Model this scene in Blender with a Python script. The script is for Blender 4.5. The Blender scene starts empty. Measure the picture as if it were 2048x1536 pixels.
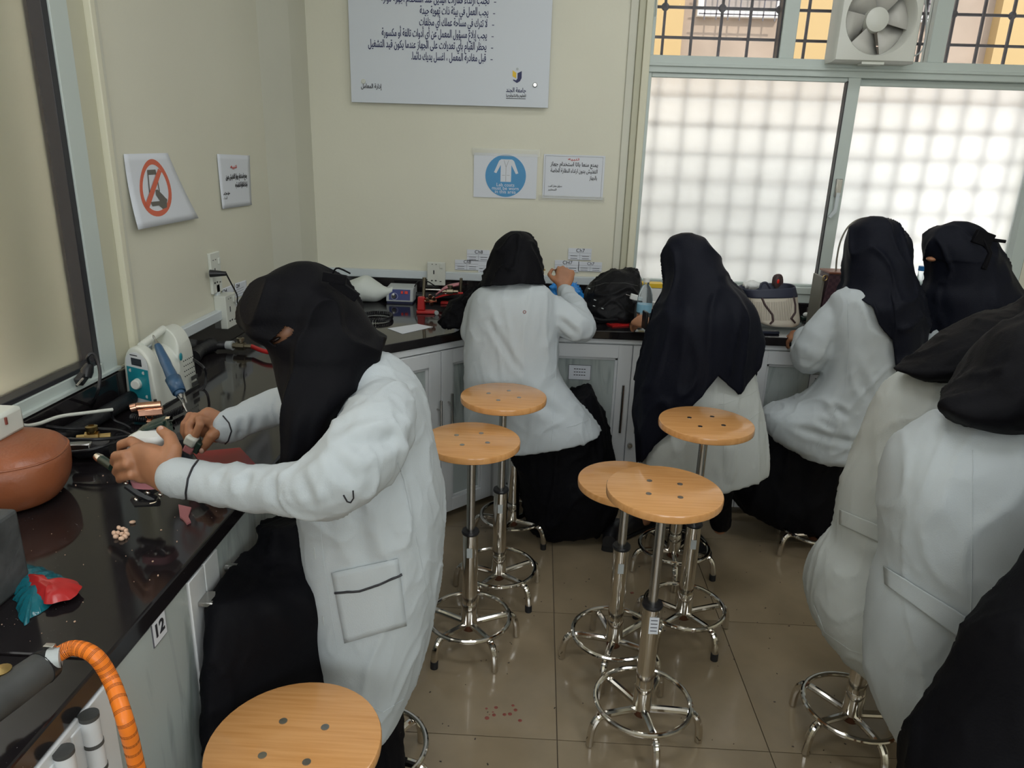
import bpy, bmesh, math, random
import numpy as np
from mathutils import Vector, Matrix, noise
random.seed(7); noise.seed_set(7)
S = bpy.context.scene
PI = math.pi
# ------------------------------------------------------------------ camera
R = np.array([[0.99873964, -0.04099765, 0.02895367], [0.04005147, 0.30333082, -0.95204322], [0.03024899, 0.95200295, 0.30459053]])
EYE = np.array([0, 0, 1.59]); FPX = 1450.0
cd = bpy.data.cameras.new('camera'); cam = bpy.data.objects.new('camera', cd)
S.collection.objects.link(cam); S.camera = cam
cam.matrix_world = Matrix.Translation(EYE.tolist()) @ Matrix(R.tolist()).to_4x4()
cd.sensor_width = 36; cd.lens = FPX / 2048 * 36; cd.clip_start = .02
# ------------------------------------------------------------------ world, sun, lamps, exposure
W = bpy.data.worlds.new('sky'); S.world = W; W.use_nodes = True
bg = W.node_tree.nodes['Background']; bg.inputs[0].default_value = (.86, .93, 1, 1); bg.inputs[1].default_value = 2.2
sl = bpy.data.lights.new('sun', 'SUN'); sl.energy = 3.0; sl.angle = .01; sl.color = (1, .93, .82)
so = bpy.data.objects.new('sun', sl); S.collection.objects.link(so)
so.rotation_euler = Vector((-.3, .62, -.62)).to_track_quat('-Z', 'Y').to_euler()
LAMPS = [(-.1, .9), (1.9, .9), (-.1, -1.1), (1.9, -1.1), (.9, 2.5)]
for i, (x, y) in enumerate(LAMPS):
    l = bpy.data.lights.new('ceiling_panel_light', 'AREA'); l.shape = 'RECTANGLE'; l.size = 1.15; l.size_y = .3
    l.energy = 8 if i < 4 else 4.5; l.color = (.93, .97, 1)
    o = bpy.data.objects.new('ceiling_panel_light', l); o.location = (x, y, 3.12); S.collection.objects.link(o)
for (x, e) in ((-.1, 21), (1.9, 21)):   # added fill lights behind the camera, standing for daylight from unseen windows
    l = bpy.data.lights.new('rear_fill_light', 'AREA'); l.shape = 'RECTANGLE'; l.size = 1.3; l.size_y = 1.2; l.energy = e; l.color = (.90, .96, 1)
    o = bpy.data.objects.new('rear_fill_light', l); o.location = (x, -2.36, 1.9); o.rotation_euler = (PI / 2, 0, 0); S.collection.objects.link(o)
S.view_settings.view_transform = 'Standard'; S.view_settings.look = 'None'
S.view_settings.exposure = 0; S.view_settings.gamma = 1; S.view_settings.use_curve_mapping = False
# ------------------------------------------------------------------ photo helpers: a pixel's ray meets a real plane
def ray(px, py):
    r = R @ np.array([px - 1024, -(py - 768), -FPX]); return r / np.linalg.norm(r)
def P(px, py, Y=None, X=None, z=None):
    r = ray(px, py)
    t = (Y / r[1]) if Y is not None else (X / r[0]) if X is not None else (z - EYE[2]) / r[2]
    return Vector((EYE + r * t).tolist())
def proj(p):
    c = (np.asarray(p) - EYE) @ R
    return np.stack([1024 + FPX * c[..., 0] / -c[..., 2], 768 - FPX * c[..., 1] / -c[..., 2]], -1)
# ------------------------------------------------------------------ materials
MATS = {}
def mat(name, col, rough=.5, metal=0, spec=.5, trans=0, ior=1.45, emit=None, coat=0, var=None, bump=None, alpha=1, sheen=0, sss=0):
    """var=(scale, amount, stretch) mottles the colour; bump=(scale, strength, stretch)"""
    m = bpy.data.materials.new(name); m.use_nodes = True; nt = m.node_tree; b = nt.nodes['Principled BSDF']
    col = tuple(col) + (1,)
    b.inputs['Base Color'].default_value = col; b.inputs['Roughness'].default_value = rough; b.inputs['Metallic'].default_value = metal
    b.inputs['Specular IOR Level'].default_value = spec; b.inputs['Transmission Weight'].default_value = trans; b.inputs['IOR'].default_value = ior
    b.inputs['Coat Weight'].default_value = coat; b.inputs['Alpha'].default_value = alpha; b.inputs['Sheen Weight'].default_value = sheen
    if sss: b.inputs['Subsurface Weight'].default_value = sss; b.inputs['Subsurface Radius'].default_value = (.02, .008, .004); b.inputs['Subsurface Scale'].default_value = .3
    if emit: b.inputs['Emission Color'].default_value = tuple(emit[0]) + (1,); b.inputs['Emission Strength'].default_value = emit[1]
    if var or bump:
        tc = nt.nodes.new('ShaderNodeTexCoord')
    if var:
        mp = nt.nodes.new('ShaderNodeMapping'); nt.links.new(tc.outputs['Object'], mp.inputs[0]); mp.inputs['Scale'].default_value = var[2] if len(var) > 2 else (1, 1, 1)
        n = nt.nodes.new('ShaderNodeTexNoise'); n.inputs['Scale'].default_value = var[0]; n.inputs['Detail'].default_value = 6; nt.links.new(mp.outputs[0], n.inputs[0])
        r = nt.nodes.new('ShaderNodeValToRGB'); e = r.color_ramp.elements; a = var[1]
        e[0].position = .35; e[1].position = .68
        e[0].color = tuple(max(0, c * (1 - a)) for c in col[:3]) + (1,); e[1].color = tuple(min(1, c * (1 + a)) for c in col[:3]) + (1,)
        nt.links.new(n.outputs[0], r.inputs[0]); nt.links.new(r.outputs[0], b.inputs['Base Color'])
    if bump:
        mp = nt.nodes.new('ShaderNodeMapping'); nt.links.new(tc.outputs['Object'], mp.inputs[0]); mp.inputs['Scale'].default_value = bump[2] if len(bump) > 2 else (1, 1, 1)
        n = nt.nodes.new('ShaderNodeTexNoise'); n.inputs['Scale'].default_value = bump[0]; n.inputs['Detail'].default_value = 4; nt.links.new(mp.outputs[0], n.inputs[0])
        bp = nt.nodes.new('ShaderNodeBump'); bp.inputs['Strength'].default_value = bump[1]; bp.inputs['Distance'].default_value = .01
        nt.links.new(n.outputs[0], bp.inputs['Height']); nt.links.new(bp.outputs[0], b.inputs['Normal'])
    MATS[name] = m; return m
def layer(m, fn):
    fn(m.node_tree, m.node_tree.nodes['Principled BSDF']); return m
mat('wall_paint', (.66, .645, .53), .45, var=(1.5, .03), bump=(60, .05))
mat('corner_shade_paint', (.60, .595, .50), .45, var=(1.5, .03))  # shade of the angled corner strip put into the colour; trims reuse it
mat('ceiling_paint', (.8, .8, .78), .8)
mat('tile', (.265, .208, .135), .16, var=(5, .10), coat=.2)
mat('grout', (.13, .10, .07), .8)
mat('alu', (.50, .56, .53), .35, spec=.5)
mat('alu_dark', (.02, .02, .024), .4)
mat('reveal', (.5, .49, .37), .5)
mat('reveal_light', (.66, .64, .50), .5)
mat('white_paint', (.62, .64, .65), .35)
mat('pvc', (.56, .61, .63), .3)
mat('marble', (.36, .40, .38), .22)
def marble(nt, b):
    tc = nt.nodes.new('ShaderNodeTexCoord'); mp = nt.nodes.new('ShaderNodeMapping'); mp.inputs['Rotation'].default_value = (.3, .7, .5); mp.inputs['Scale'].default_value = (9, 9, 1.6)
    n = nt.nodes.new('ShaderNodeTexNoise'); n.inputs['Scale'].default_value = 1.6; n.inputs['Detail'].default_value = 9; n.inputs['Distortion'].default_value = 1.2
    r = nt.nodes.new('ShaderNodeValToRGB'); e = r.color_ramp.elements; e[0].position = .3; e[0].color = (.21, .25, .24, 1); e[1].position = .48; e[1].color = (.40, .445, .435, 1)
    nt.links.new(tc.outputs['Object'], mp.inputs[0]); nt.links.new(mp.outputs[0], n.inputs[0]); nt.links.new(n.outputs[0], r.inputs[0]); nt.links.new(r.outputs[0], b.inputs['Base Color'])
layer(MATS['marble'], marble)
mat('granite', (.010, .009, .010), .06, spec=.6)
def granite(nt, b):
    tc = nt.nodes.new('ShaderNodeTexCoord')
    v = nt.nodes.new('ShaderNodeTexVoronoi'); v.inputs['Scale'].default_value = 130; r = nt.nodes.new('ShaderNodeValToRGB'); e = r.color_ramp.elements
    e[0].position = .03; e[0].color = (.30, .28, .27, 1); e[1].position = .10; e[1].color = (.012, .010, .011, 1)
    n = nt.nodes.new('ShaderNodeTexNoise'); n.inputs['Scale'].default_value = 9; n.inputs['Detail'].default_value = 3
    rr = nt.nodes.new('ShaderNodeMapRange'); rr.inputs[1].default_value = .3; rr.inputs[2].default_value = .7; rr.inputs[3].default_value = .05; rr.inputs[4].default_value = .13
    n2 = nt.nodes.new('ShaderNodeTexNoise'); n2.inputs['Scale'].default_value = 14; r2 = nt.nodes.new('ShaderNodeValToRGB'); r2.color_ramp.elements[0].position = .58; r2.color_ramp.elements[1].position = .62
    mx = nt.nodes.new('ShaderNodeMixRGB'); mx.inputs[1].default_value = (.012, .010, .011, 1)
    for x in (v, n, n2): nt.links.new(tc.outputs['Object'], x.inputs[0])
    nt.links.new(v.outputs['Distance'], r.inputs[0]); nt.links.new(r.outputs[0], mx.inputs[2]); nt.links.new(n2.outputs[0], r2.inputs[0]); nt.links.new(r2.outputs[0], mx.inputs[0])
    nt.links.new(mx.outputs[0], b.inputs['Base Color']); nt.links.new(n.outputs[0], rr.inputs[0]); nt.links.new(rr.outputs[0], b.inputs['Roughness'])
layer(MATS['granite'], granite)
mat('wood', (.60, .30, .105), .22, coat=.35)
def woodfn(nt, b):
    tc = nt.nodes.new('ShaderNodeTexCoord'); mp = nt.nodes.new('ShaderNodeMapping'); mp.inputs['Scale'].default_value = (4, 90, 20)
    n = nt.nodes.new('ShaderNodeTexNoise'); n.inputs['Scale'].default_value = 1.5; n.inputs['Detail'].default_value = 8; n.inputs['Distortion'].default_value = .35
    r = nt.nodes.new('ShaderNodeValToRGB'); e = r.color_ramp.elements; e[0].position = .3; e[0].color = (.55, .26, .085, 1); e[1].position = .6; e[1].color = (.64, .325, .12, 1)
    nt.links.new(tc.outputs['Object'], mp.inputs[0]); nt.links.new(mp.outputs[0], n.inputs[0]); nt.links.new(n.outputs[0], r.inputs[0]); nt.links.new(r.outputs[0], b.inputs['Base Color'])
layer(MATS['wood'], woodfn)
mat('wood_edge', (.50, .22, .065), .3, coat=.2)
mat('chrome', (.68, .65, .60), .10, 1); mat('steel', (.48, .47, .45), .25, 1); mat('rust', (.10, .035, .015), .7)
mat('rubber', (.012, .012, .013), .6); mat('black_plastic', (.012, .012, .014), .35)
mat('coat', (.455, .495, .515), .85, spec=.2, bump=(350, .1)); mat('coat_warm', (.47, .495, .48), .85, spec=.2, bump=(350, .1))
mat('black_cloth', (.003, .003, .0045), .65, spec=.12, bump=(200, .1)); mat('navy_cloth', (.0035, .0045, .010), .6, spec=.16, bump=(200, .1))
mat('skin', (.36, .165, .085), .45, sss=.15, var=(25, .12)); mat('nail', (.55, .33, .26), .25); mat('eye', (.02, .012, .01), .1)
mat('paper', (.66, .69, .74), .6); mat('board_white', (.60, .64, .69), .4); mat('ink', (.015, .02, .09), .5); mat('ink_black', (.02, .02, .025), .5)
mat('ink_grey', (.1, .1, .12), .5); mat('red_ink', (.55, .05, .03), .5); mat('sign_red', (.62, .13, .07), .5); mat('sign_blue', (.06, .27, .52), .45); mat('sign_grey', (.12, .11, .095), .5)
mat('yellow', (.75, .5, .03), .5); mat('tape', (.75, .75, .68), .12, alpha=.22, trans=0)
mat('plastic_cream', (.62, .64, .58), .35); mat('plastic_grey', (.42, .45, .45), .35); mat('teal', (.015, .23, .28), .3); mat('screen', (.008, .01, .02), .1)
mat('hand_blue', (.035, .085, .16), .3); mat('copper', (.62, .33, .22), .16, 1); mat('brass', (.45, .32, .13), .28, 1); mat('old_brass', (.24, .21, .15), .4, 1)
mat('red_plastic', (.42, .02, .02), .25); mat('pink_plastic', (.55, .22, .25), .3); mat('orange', (.82, .20, .015), .35); mat('dark_mark', (.10, .03, .01), .6)
mat('tan_leather', (.27, .085, .035), .33, bump=(120, .1), var=(5, .15)); mat('grey_rubber', (.06, .062, .06), .6, var=(12, .3)); mat('foam_black', (.010, .010, .012), .45, bump=(25, .5))
mat('plaster', (.75, .76, .74), .6); mat('tooth', (.70, .47, .33), .3); mat('green_paint', (.012, .03, .022), .3); mat('bag_teal', (.01, .15, .19), .15, alpha=.85, bump=(30, .5))
mat('bag_blue', (.02, .22, .62), .2, bump=(40, .6)); mat('bag_red', (.50, .02, .02), .15, bump=(40, .4)); mat('wax_red', (.22, .004, .006), .12, spec=.3); mat('wax_pink', (.45, .16, .17), .4)
mat('dust_bag', (.62, .66, .62), .8, bump=(20, .15)); mat('panel_blue', (.015, .03, .16), .3); mat('base_blue', (.01, .015, .06), .4); mat('lamp_red', (.6, .02, .01), .25)
mat('canvas', (.58, .53, .44), .8); mat('tote_navy', (.03, .035, .06), .5); mat('tote_brown', (.05, .025, .025), .5); mat('bag_brown', (.065, .03, .04), .4); mat('bag_trim', (.20, .07, .04), .4); mat('bag_side', (.18, .17, .14), .5)
mat('bottle', (.85, .92, .95), .08, trans=.92, ior=1.2); mat('bottle_label', (.25, .50, .66), .4); mat('cap_blue', (.02, .16, .42), .4); mat('backpack', (.004, .004, .005), .5, spec=.2, bump=(60, .2))
mat('stone', (.055, .058, .058), .75, var=(14, .4), bump=(14, .8))
mat('outer_beige', (.37, .29, .23), .8, var=(2, .12)); mat('outer_yellow', (.46, .32, .15), .8); mat('outer_white', (.85, .84, .82), .8); mat('outer_glass', (.36, .31, .28), .3); mat('outer_tan', (.74, .62, .47), .8); mat('outer_green', (.42, .47, .38), .8); mat('grille', (.12, .11, .12), .6)
mat('fan_white', (.62, .63, .58), .35); mat('fan_inner', (.5, .49, .45), .4); mat('fan_louver', (.62, .60, .56), .3, trans=.3)
mat('lamp_diffuser', (.8, .8, .8), .5, emit=((1, 1, 1), 4))
mat('fill_glow_pane', (.8, .8, .8), .3, emit=((.9, .96, 1), 1.2))  # glow for the added panes behind the camera
mat('frost', (.99, .99, .99), .5, trans=1, ior=1.45); mat('frost_brown', (.90, .86, .78), .45, trans=1, ior=1.45); mat('clear_glass', (.97, .98, .98), .0, trans=1, ior=1.02)
mat('stripe_dark', (.30, .27, .22), .8); mat('red_drop', (.22, .06, .045), .3); mat('debris', (.04, .03, .025), .8)
# ------------------------------------------------------------------ geometry collector
class G:
    def __init__(s): s.v = []; s.f = []; s.m = []; s.mi = 0
    def add(s, v, f):
        o = len(s.v); s.v += [tuple(x) for x in v]; s.f += [tuple(o + i for i in q) for q in f]; s.m += [s.mi] * len(f); return s
    def box(s, c, d, M=None, taper=1):
        x, y, z = d[0] / 2, d[1] / 2, d[2] / 2; t = taper
        v = [(-x, -y, -z), (x, -y, -z), (x, y, -z), (-x, y, -z), (-x * t, -y * t, z), (x * t, -y * t, z), (x * t, y * t, z), (-x * t, y * t, z)]
        c = Vector(c); v = [(M @ Vector(q) if M else Vector(q)) + c for q in v]
        return s.add(v, [(0, 3, 2, 1), (4, 5, 6, 7), (0, 1, 5, 4), (1, 2, 6, 5), (2, 3, 7, 6), (3, 0, 4, 7)])
    def bx(s, x0, x1, y0, y1, z0, z1): return s.box(((x0 + x1) / 2, (y0 + y1) / 2, (z0 + z1) / 2), (abs(x1 - x0), abs(y1 - y0), abs(z1 - z0)))
    def tube(s, pts, r, n=10, cap=True):
        pts = [Vector(p) for p in pts]; N = len(pts); rr = r if hasattr(r, '__len__') else [r] * N
        up = Vector((0, 0, 1)); vs = []; prev = None
        for i, p in enumerate(pts):
            t = (pts[min(i + 1, N - 1)] - pts[max(i - 1, 0)]); t = t.normalized() if t.length > 1e-9 else Vector((0, 0, 1))
            if prev is None: a = t.cross(up if abs(t.z) < .95 else Vector((1, 0, 0))).normalized()
            else: a = (prev - t * prev.dot(t)); a = a.normalized() if a.length > 1e-6 else t.orthogonal().normalized()
            prev = a; b = t.cross(a)
            vs += [p + (a * math.cos(k * 2 * PI / n) + b * math.sin(k * 2 * PI / n)) * rr[i] for k in range(n)]
        f = [(i * n + k, i * n + (k + 1) % n, (i + 1) * n + (k + 1) % n, (i + 1) * n + k) for i in range(N - 1) for k in range(n)]
        if cap: f += [tuple(range(n))[::-1], tuple((N - 1) * n + k for k in range(n))]
        return s.add(vs, f)
    def cyl(s, a, b, r, r2=None, n=20): return s.tube([a, b], [r, r if r2 is None else r2], n)
    def ring(s, c, Rr, r, n=40, m=8, ax=None):
        c = Vector(c); q = Vector((0, 0, 1)).rotation_difference(Vector(ax)) if ax else None; vs = []
        for i in range(n):
            for k in range(m):
                a, b = 2 * PI * i / n, 2 * PI * k / m; p = Vector(((Rr + r * math.cos(b)) * math.cos(a), (Rr + r * math.cos(b)) * math.sin(a), r * math.sin(b)))
                vs.append(c + (q @ p if q else p))
        return s.add(vs, [(i * m + k, ((i + 1) % n) * m + k, ((i + 1) % n) * m + (k + 1) % m, i * m + (k + 1) % m) for i in range(n) for k in range(m)])
    def lathe(s, prof, c=(0, 0, 0), n=24, ax=None):
        c = Vector(c); q = Vector((0, 0, 1)).rotation_difference(Vector(ax)) if ax else None; vs = []; N = len(prof)
        for (r, z) in prof:
            for k in range(n):
                p = Vector((r * math.cos(2 * PI * k / n), r * math.sin(2 * PI * k / n), z)); vs.append(c + (q @ p if q else p))
        f = [(i * n + k, i * n + (k + 1) % n, (i + 1) * n + (k + 1) % n, (i + 1) * n + k) for i in range(N - 1) for k in range(n)]
        if prof[0][0] > 1e-5: f.append(tuple(range(n))[::-1])
        if prof[-1][0] > 1e-5: f.append(tuple((N - 1) * n + k for k in range(n)))
        return s.add(vs, f)
    def ball(s, c, r, M=None, n=20, m=12):
        r = r if hasattr(r, '__len__') else (r, r, r); c = Vector(c); vs = []
        for i in range(m + 1):
            for k in range(n):
                a, b = PI * i / m, 2 * PI * k / n; p = Vector((r[0] * math.sin(a) * math.cos(b), r[1] * math.sin(a) * math.sin(b), r[2] * math.cos(a)))
                vs.append(c + (M @ p if M else p))
        return s.add(vs, [(i * n + k, (i + 1) * n + k, (i + 1) * n + (k + 1) % n, i * n + (k + 1) % n) for i in range(m) for k in range(n)])
    def prism(s, poly, o, ux, uy, d):
        """poly in (u,v) on the frame o,ux,uy; thickness vector d"""
        o, ux, uy, d = map(Vector, (o, ux, uy, d)); n = len(poly); v = [o + ux * a + uy * b for a, b in poly]; v += [p + d for p in v]
        return s.add(v, [tuple(range(n))[::-1], tuple(range(n, 2 * n))] + [(i, (i + 1) % n, (i + 1) % n + n, i + n) for i in range(n)])
    def loft(s, secs, n=32, rows=40, e=2.0, cap=True, keep=None):
        """secs: (centre, U, V); smooth surface through elliptic sections"""
        A = np.array([np.concatenate([np.array(q) for q in sec]) for sec in secs]); k = len(A)
        T = np.linspace(0, k - 1, rows); out = []
        for t in T:
            i = min(int(t), k - 2); u = t - i; p0, p1, p2, p3 = A[max(i - 1, 0)], A[i], A[i + 1], A[min(i + 2, k - 1)]
            out.append(.5 * ((2 * p1) + (p2 - p0) * u + (2 * p0 - 5 * p1 + 4 * p2 - p3) * u * u + (3 * p1 - p0 - 3 * p2 + p3) * u ** 3))
        vs = []
        for q in out:
            for j in range(n):
                a = 2 * PI * j / n; ca, sa = math.cos(a), math.sin(a); ca = math.copysign(abs(ca) ** (2 / e), ca); sa = math.copysign(abs(sa) ** (2 / e), sa)
                vs.append(tuple(q[0:3] + q[3:6] * ca + q[6:9] * sa))
        f = [(i * n + j, i * n + (j + 1) % n, (i + 1) * n + (j + 1) % n, (i + 1) * n + j) for i in range(rows - 1) for j in range(n)]
        if keep: f = [q for q in f if keep(sum((Vector(vs[i]) for i in q), Vector()) / 4)]
        if cap:
            o = len(vs); vs += [tuple(out[0][0:3]), tuple(out[-1][0:3])]
            f += [(o, (j + 1) % n, j) for j in range(n)] + [(o + 1, (rows - 1) * n + j, (rows - 1) * n + (j + 1) % n) for j in range(n)]
        return s.add(vs, f)
def sec(l, r, Yl, Yr=None, d=.12, tilt=0):
    """section from two outline points of the photo on the person's own depth planes"""
    Yr = Yl if Yr is None else Yr; a, b = P(*l, Y=Yl), P(*r, Y=Yr); c = (a + b) / 2; U = (b - a) / 2; V = Vector((0, 1, 0)) - U * (U.y / max(U.length_squared, 1e-9)); V = V.normalized() * d
    if tilt: V = Matrix.Rotation(tilt, 3, U.normalized()) @ V
    return (c, U, V)
# ------------------------------------------------------------------ object helpers
def tag(o, label=None, cat=None, group=None, kind=None):
    for k, v in (('label', label), ('category', cat), ('group', group), ('kind', kind)):
        if v: o[k] = v
    return o
def mesh(name, g, mats, smooth=35):
    me = bpy.data.meshes.new(name); me.from_pydata(g.v, [], g.f)
    for m in (mats if isinstance(mats, (list, tuple)) else [mats]): me.materials.append(MATS[m])
    me.polygons.foreach_set('material_index', g.m); me.update()
    bm = bmesh.new(); bm.from_mesh(me); bmesh.ops.recalc_face_normals(bm, faces=bm.faces); bm.to_mesh(me); bm.free()
    if smooth:
        me.polygons.foreach_set('use_smooth', [True] * len(me.polygons)); me.set_sharp_from_angle(angle=math.radians(smooth))
    return me
def obj(name, g, mats, parent=None, smooth=35, bev=0, mods=()):
    me = g if isinstance(g, bpy.types.Mesh) else mesh(name, g, mats, smooth)
    o = bpy.data.objects.new(name, me); S.collection.objects.link(o)
    if bev:
        b = o.modifiers.new('bevel', 'BEVEL'); b.width = bev; b.segments = 2; b.limit_method = 'ANGLE'; b.angle_limit = .6
    for m in mods:
        q = o.modifiers.new(m[0].lower(), m[0])
        for k, v in m[1].items(): setattr(q, k, v)
    if parent is not None:
        o.parent = parent
        o.matrix_parent_inverse = Matrix.Translation(-wloc(parent))
    else:
        n = len(me.vertices); co = np.empty(n * 3); me.vertices.foreach_get('co', co); co = co.reshape(-1, 3)
        b = Vector(((co[:, 0].min() + co[:, 0].max()) / 2, (co[:, 1].min() + co[:, 1].max()) / 2, co[:, 2].min()))
        me.transform(Matrix.Translation(-b)); o.location = b
    return o
def root(name, loc, label=None, cat=None, group=None, kind=None):
    o = bpy.data.objects.new(name, None); o.empty_display_size = .05; S.collection.objects.link(o); o.location = loc
    return tag(o, label, cat, group, kind)
def wloc(o):
    l = o.matrix_parent_inverse @ Vector(o.location)
    return l + (wloc(o.parent) if o.parent else Vector())
TMP = bpy.data.scenes.new('bake')
def evald(o):
    TMP.collection.objects.link(o)
    with bpy.context.temp_override(scene=TMP, view_layer=TMP.view_layers[0]):
        dg = bpy.context.evaluated_depsgraph_get(); dg.update(); me = bpy.data.meshes.new_from_object(o.evaluated_get(dg))
    return me
def bake(o, *mods):
    for m in mods:
        q = o.modifiers.new(m[0].lower(), m[0])
        for k, v in m[1].items(): setattr(q, k, v)
    return evald(o)
def cloth(name, g, material, parent, voxel=.008, smooth=6, wr=(.006, 14, (1, 1, .35)), creases=(), seed=0, extra=None):
    """closed lofts and tubes fused into one garment, then wrinkled along its normals"""
    o = bpy.data.objects.new(name, mesh(name, g, material, 0))
    me = bake(o, ('REMESH', dict(mode='VOXEL', voxel_size=voxel, adaptivity=0)), ('SMOOTH', dict(factor=.6, iterations=smooth)))
    bpy.data.objects.remove(o)
    n = len(me.vertices); co = np.empty(n * 3); no = np.empty(n * 3); me.vertices.foreach_get('co', co); me.vertices.foreach_get('normal', no)
    co = co.reshape(-1, 3); no = no.reshape(-1, 3); d = np.zeros(n)
    if wr:
        a, sc, st = wr; st = np.array(st)
        for k in range(n):
            p = Vector(co[k] * sc * st) + Vector((seed * 7.3, seed, 0)); p += noise.noise_vector(p * .5) * .9
            q = max(0, 1 - abs(noise.noise(p)) * 4.5); q2 = max(0, 1 - abs(noise.noise(p * 2.7)) * 4.5); d[k] += a * (q * q * 1.0 + q2 * q2 * .35 - .3)
    for (a, b, w, h) in creases:
        a, b = np.array(a), np.array(b); ab = b - a; t = np.clip(((co - a) @ ab) / (ab @ ab), 0, 1); q = co - (a + t[:, None] * ab)
        dist = np.linalg.norm(q, axis=1); fade = np.clip(4 * np.minimum(t + .1, 1.1 - t), 0, 1)
        d -= h * np.exp(-(dist / w) ** 2) * fade; d += h * .5 * np.exp(-((dist - 2 * w) / w) ** 2) * fade
    if extra: d += extra(co)
    co = co + no * d[:, None]; me.vertices.foreach_set('co', co.ravel()); me.update()
    me.materials.clear(); me.materials.append(MATS[material]); me.polygons.foreach_set('use_smooth', [True] * len(me.polygons)); me.name = name
    return obj(name, me, None, parent)
# Arabic letters to joined presentation forms
AR = {'ء': (0xFE80, 1), 'آ': (0xFE81, 2), 'أ': (0xFE83, 2), 'ؤ': (0xFE85, 2), 'إ': (0xFE87, 2), 'ئ': (0xFE89, 4), 'ا': (0xFE8D, 2), 'ب': (0xFE8F, 4), 'ة': (0xFE93, 2), 'ت': (0xFE95, 4), 'ث': (0xFE99, 4), 'ج': (0xFE9D, 4), 'ح': (0xFEA1, 4), 'خ': (0xFEA5, 4), 'د': (0xFEA9, 2), 'ذ': (0xFEAB, 2), 'ر': (0xFEAD, 2), 'ز': (0xFEAF, 2), 'س': (0xFEB1, 4), 'ش': (0xFEB5, 4), 'ص': (0xFEB9, 4), 'ض': (0xFEBD, 4), 'ط': (0xFEC1, 4), 'ظ': (0xFEC5, 4), 'ع': (0xFEC9, 4), 'غ': (0xFECD, 4), 'ف': (0xFED1, 4), 'ق': (0xFED5, 4), 'ك': (0xFED9, 4), 'ل': (0xFEDD, 4), 'م': (0xFEE1, 4), 'ن': (0xFEE5, 4), 'ه': (0xFEE9, 4), 'و': (0xFEED, 2), 'ى': (0xFEEF, 2), 'ي': (0xFEF1, 4)}
def shape(s):
    out = []; i = 0
    while i < len(s):
        c = s[i]; p = s[i - 1] if i else ' '; pj = p in AR and AR[p][1] == 4
        if c == 'ل' and i + 1 < len(s) and s[i + 1] in 'اأإآ':
            out.append(chr({'ا': 0xFEFB, 'أ': 0xFEF7, 'إ': 0xFEF9, 'آ': 0xFEF5}[s[i + 1]] + (1 if pj else 0))); i += 2; continue
        if c in AR:
            b, n = AR[c]; q = s[i + 1] if i + 1 < len(s) else ' '; nj = n == 4 and q in AR and AR[q][1] > 1
            if c == 'ة' and not pj: b += 1; pj = False
            k = 0 if n == 1 else 3 if pj and nj else 1 if pj else 2 if nj else 0; out.append(chr(b + k))
        else: out.append(c)
        i += 1
    return ''.join(reversed(out))
def text(name, s, size, o, ux, uz, material, parent, ar=False, align='LEFT', bold=0, sx=1, d=.0006, width=None):
    cu = bpy.data.curves.new('t', 'FONT'); cu.body = shape(s) if ar else s; cu.size = size; cu.align_x = align; cu.offset = 0 if ar else bold * size; cu.extrude = d / 2; cu.resolution_u = 3
    for k in range(3): cu.materials.append(MATS[material])
    for k, bf in enumerate(cu.body_format): bf.material_index = k % 3
    t = bpy.data.objects.new('t', cu); me = evald(t); bpy.data.objects.remove(t)
    if ar:
        n0 = len(me.vertices); vs = [v.co.copy() for v in me.vertices]; fs = [tuple(p.vertices) for p in me.polygons]; V_, F_ = [], []
        for k, (dx, dy) in enumerate(((0, 0), (.022, 0), (-.022, 0), (.011, .018), (-.011, -.018))): V_ += [v + Vector((dx * size, dy * size, .00004 * k)) for v in vs]; F_ += [tuple(i + n0 * k for i in f) for f in fs]
        me = bpy.data.meshes.new('t'); me.from_pydata(V_, [], F_)
    ux, uz = Vector(ux).normalized(), Vector(uz).normalized()
    if width:
        q = [v.co.x for v in me.vertices]; sx = width / max(1e-6, max(q) - min(q))
    M = Matrix((ux * sx, uz, ux.cross(uz))).transposed().to_4x4(); me.transform(Matrix.Translation(Vector(o)) @ M)
    me.polygons.foreach_set('material_index', [0] * len(me.polygons)); me.materials.clear(); me.materials.append(MATS[material]); me.name = name
    return obj(name, me, None, parent)
def bez(pts, n=24):
    """smooth curve through points"""
    pts = [Vector(p) for p in pts]; k = len(pts); out = []
    for t in np.linspace(0, k - 1, n):
        i = min(int(t), k - 2); u = t - i; a, b, c, d = pts[max(i - 1, 0)], pts[i], pts[i + 1], pts[min(i + 2, k - 1)]
        out.append(.5 * ((2 * b) + (c - a) * u + (2 * a - 5 * b + 4 * c - d) * u * u + (3 * b - a - 3 * c + d) * u ** 3))
    return out
CT = .86   # worktop height
# ================================================================== ROOM
X0, X1, Y0, Y1, ZC = -1.2, 3.3, -2.4, 3.7, 3.2
def st(name, g, m, **k): return tag(obj(name, g, m, **k), kind='structure')
fl = st('floor', G().bx(X0 - .1, X1 + .1, Y0 - .1, Y1 + .1, -.08, -.006), 'grout', smooth=0)
g = G(); g.bx(-.2985, .2985, -.2985, .2985, -.03, 0); tm = mesh('tile', g, 'tile', 0)
for i in range(-3, 6):
    for j in range(-7, 4):
        cx, cy = .11 + .6 * i + .3, 1.663 + .6 * j + .3
        if cx - .3 > X1 or cy - .3 > Y1: continue
        o = bpy.data.objects.new('tile', tm); S.collection.objects.link(o); o.parent = fl; o.location = (cx - fl.location.x, cy - fl.location.y, -fl.location.z)
st('ceiling', G().bx(X0 - .2, X1 + .2, Y0 - .2, Y1 + .2, ZC, ZC + .12), 'ceiling_paint', smooth=0)
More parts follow.
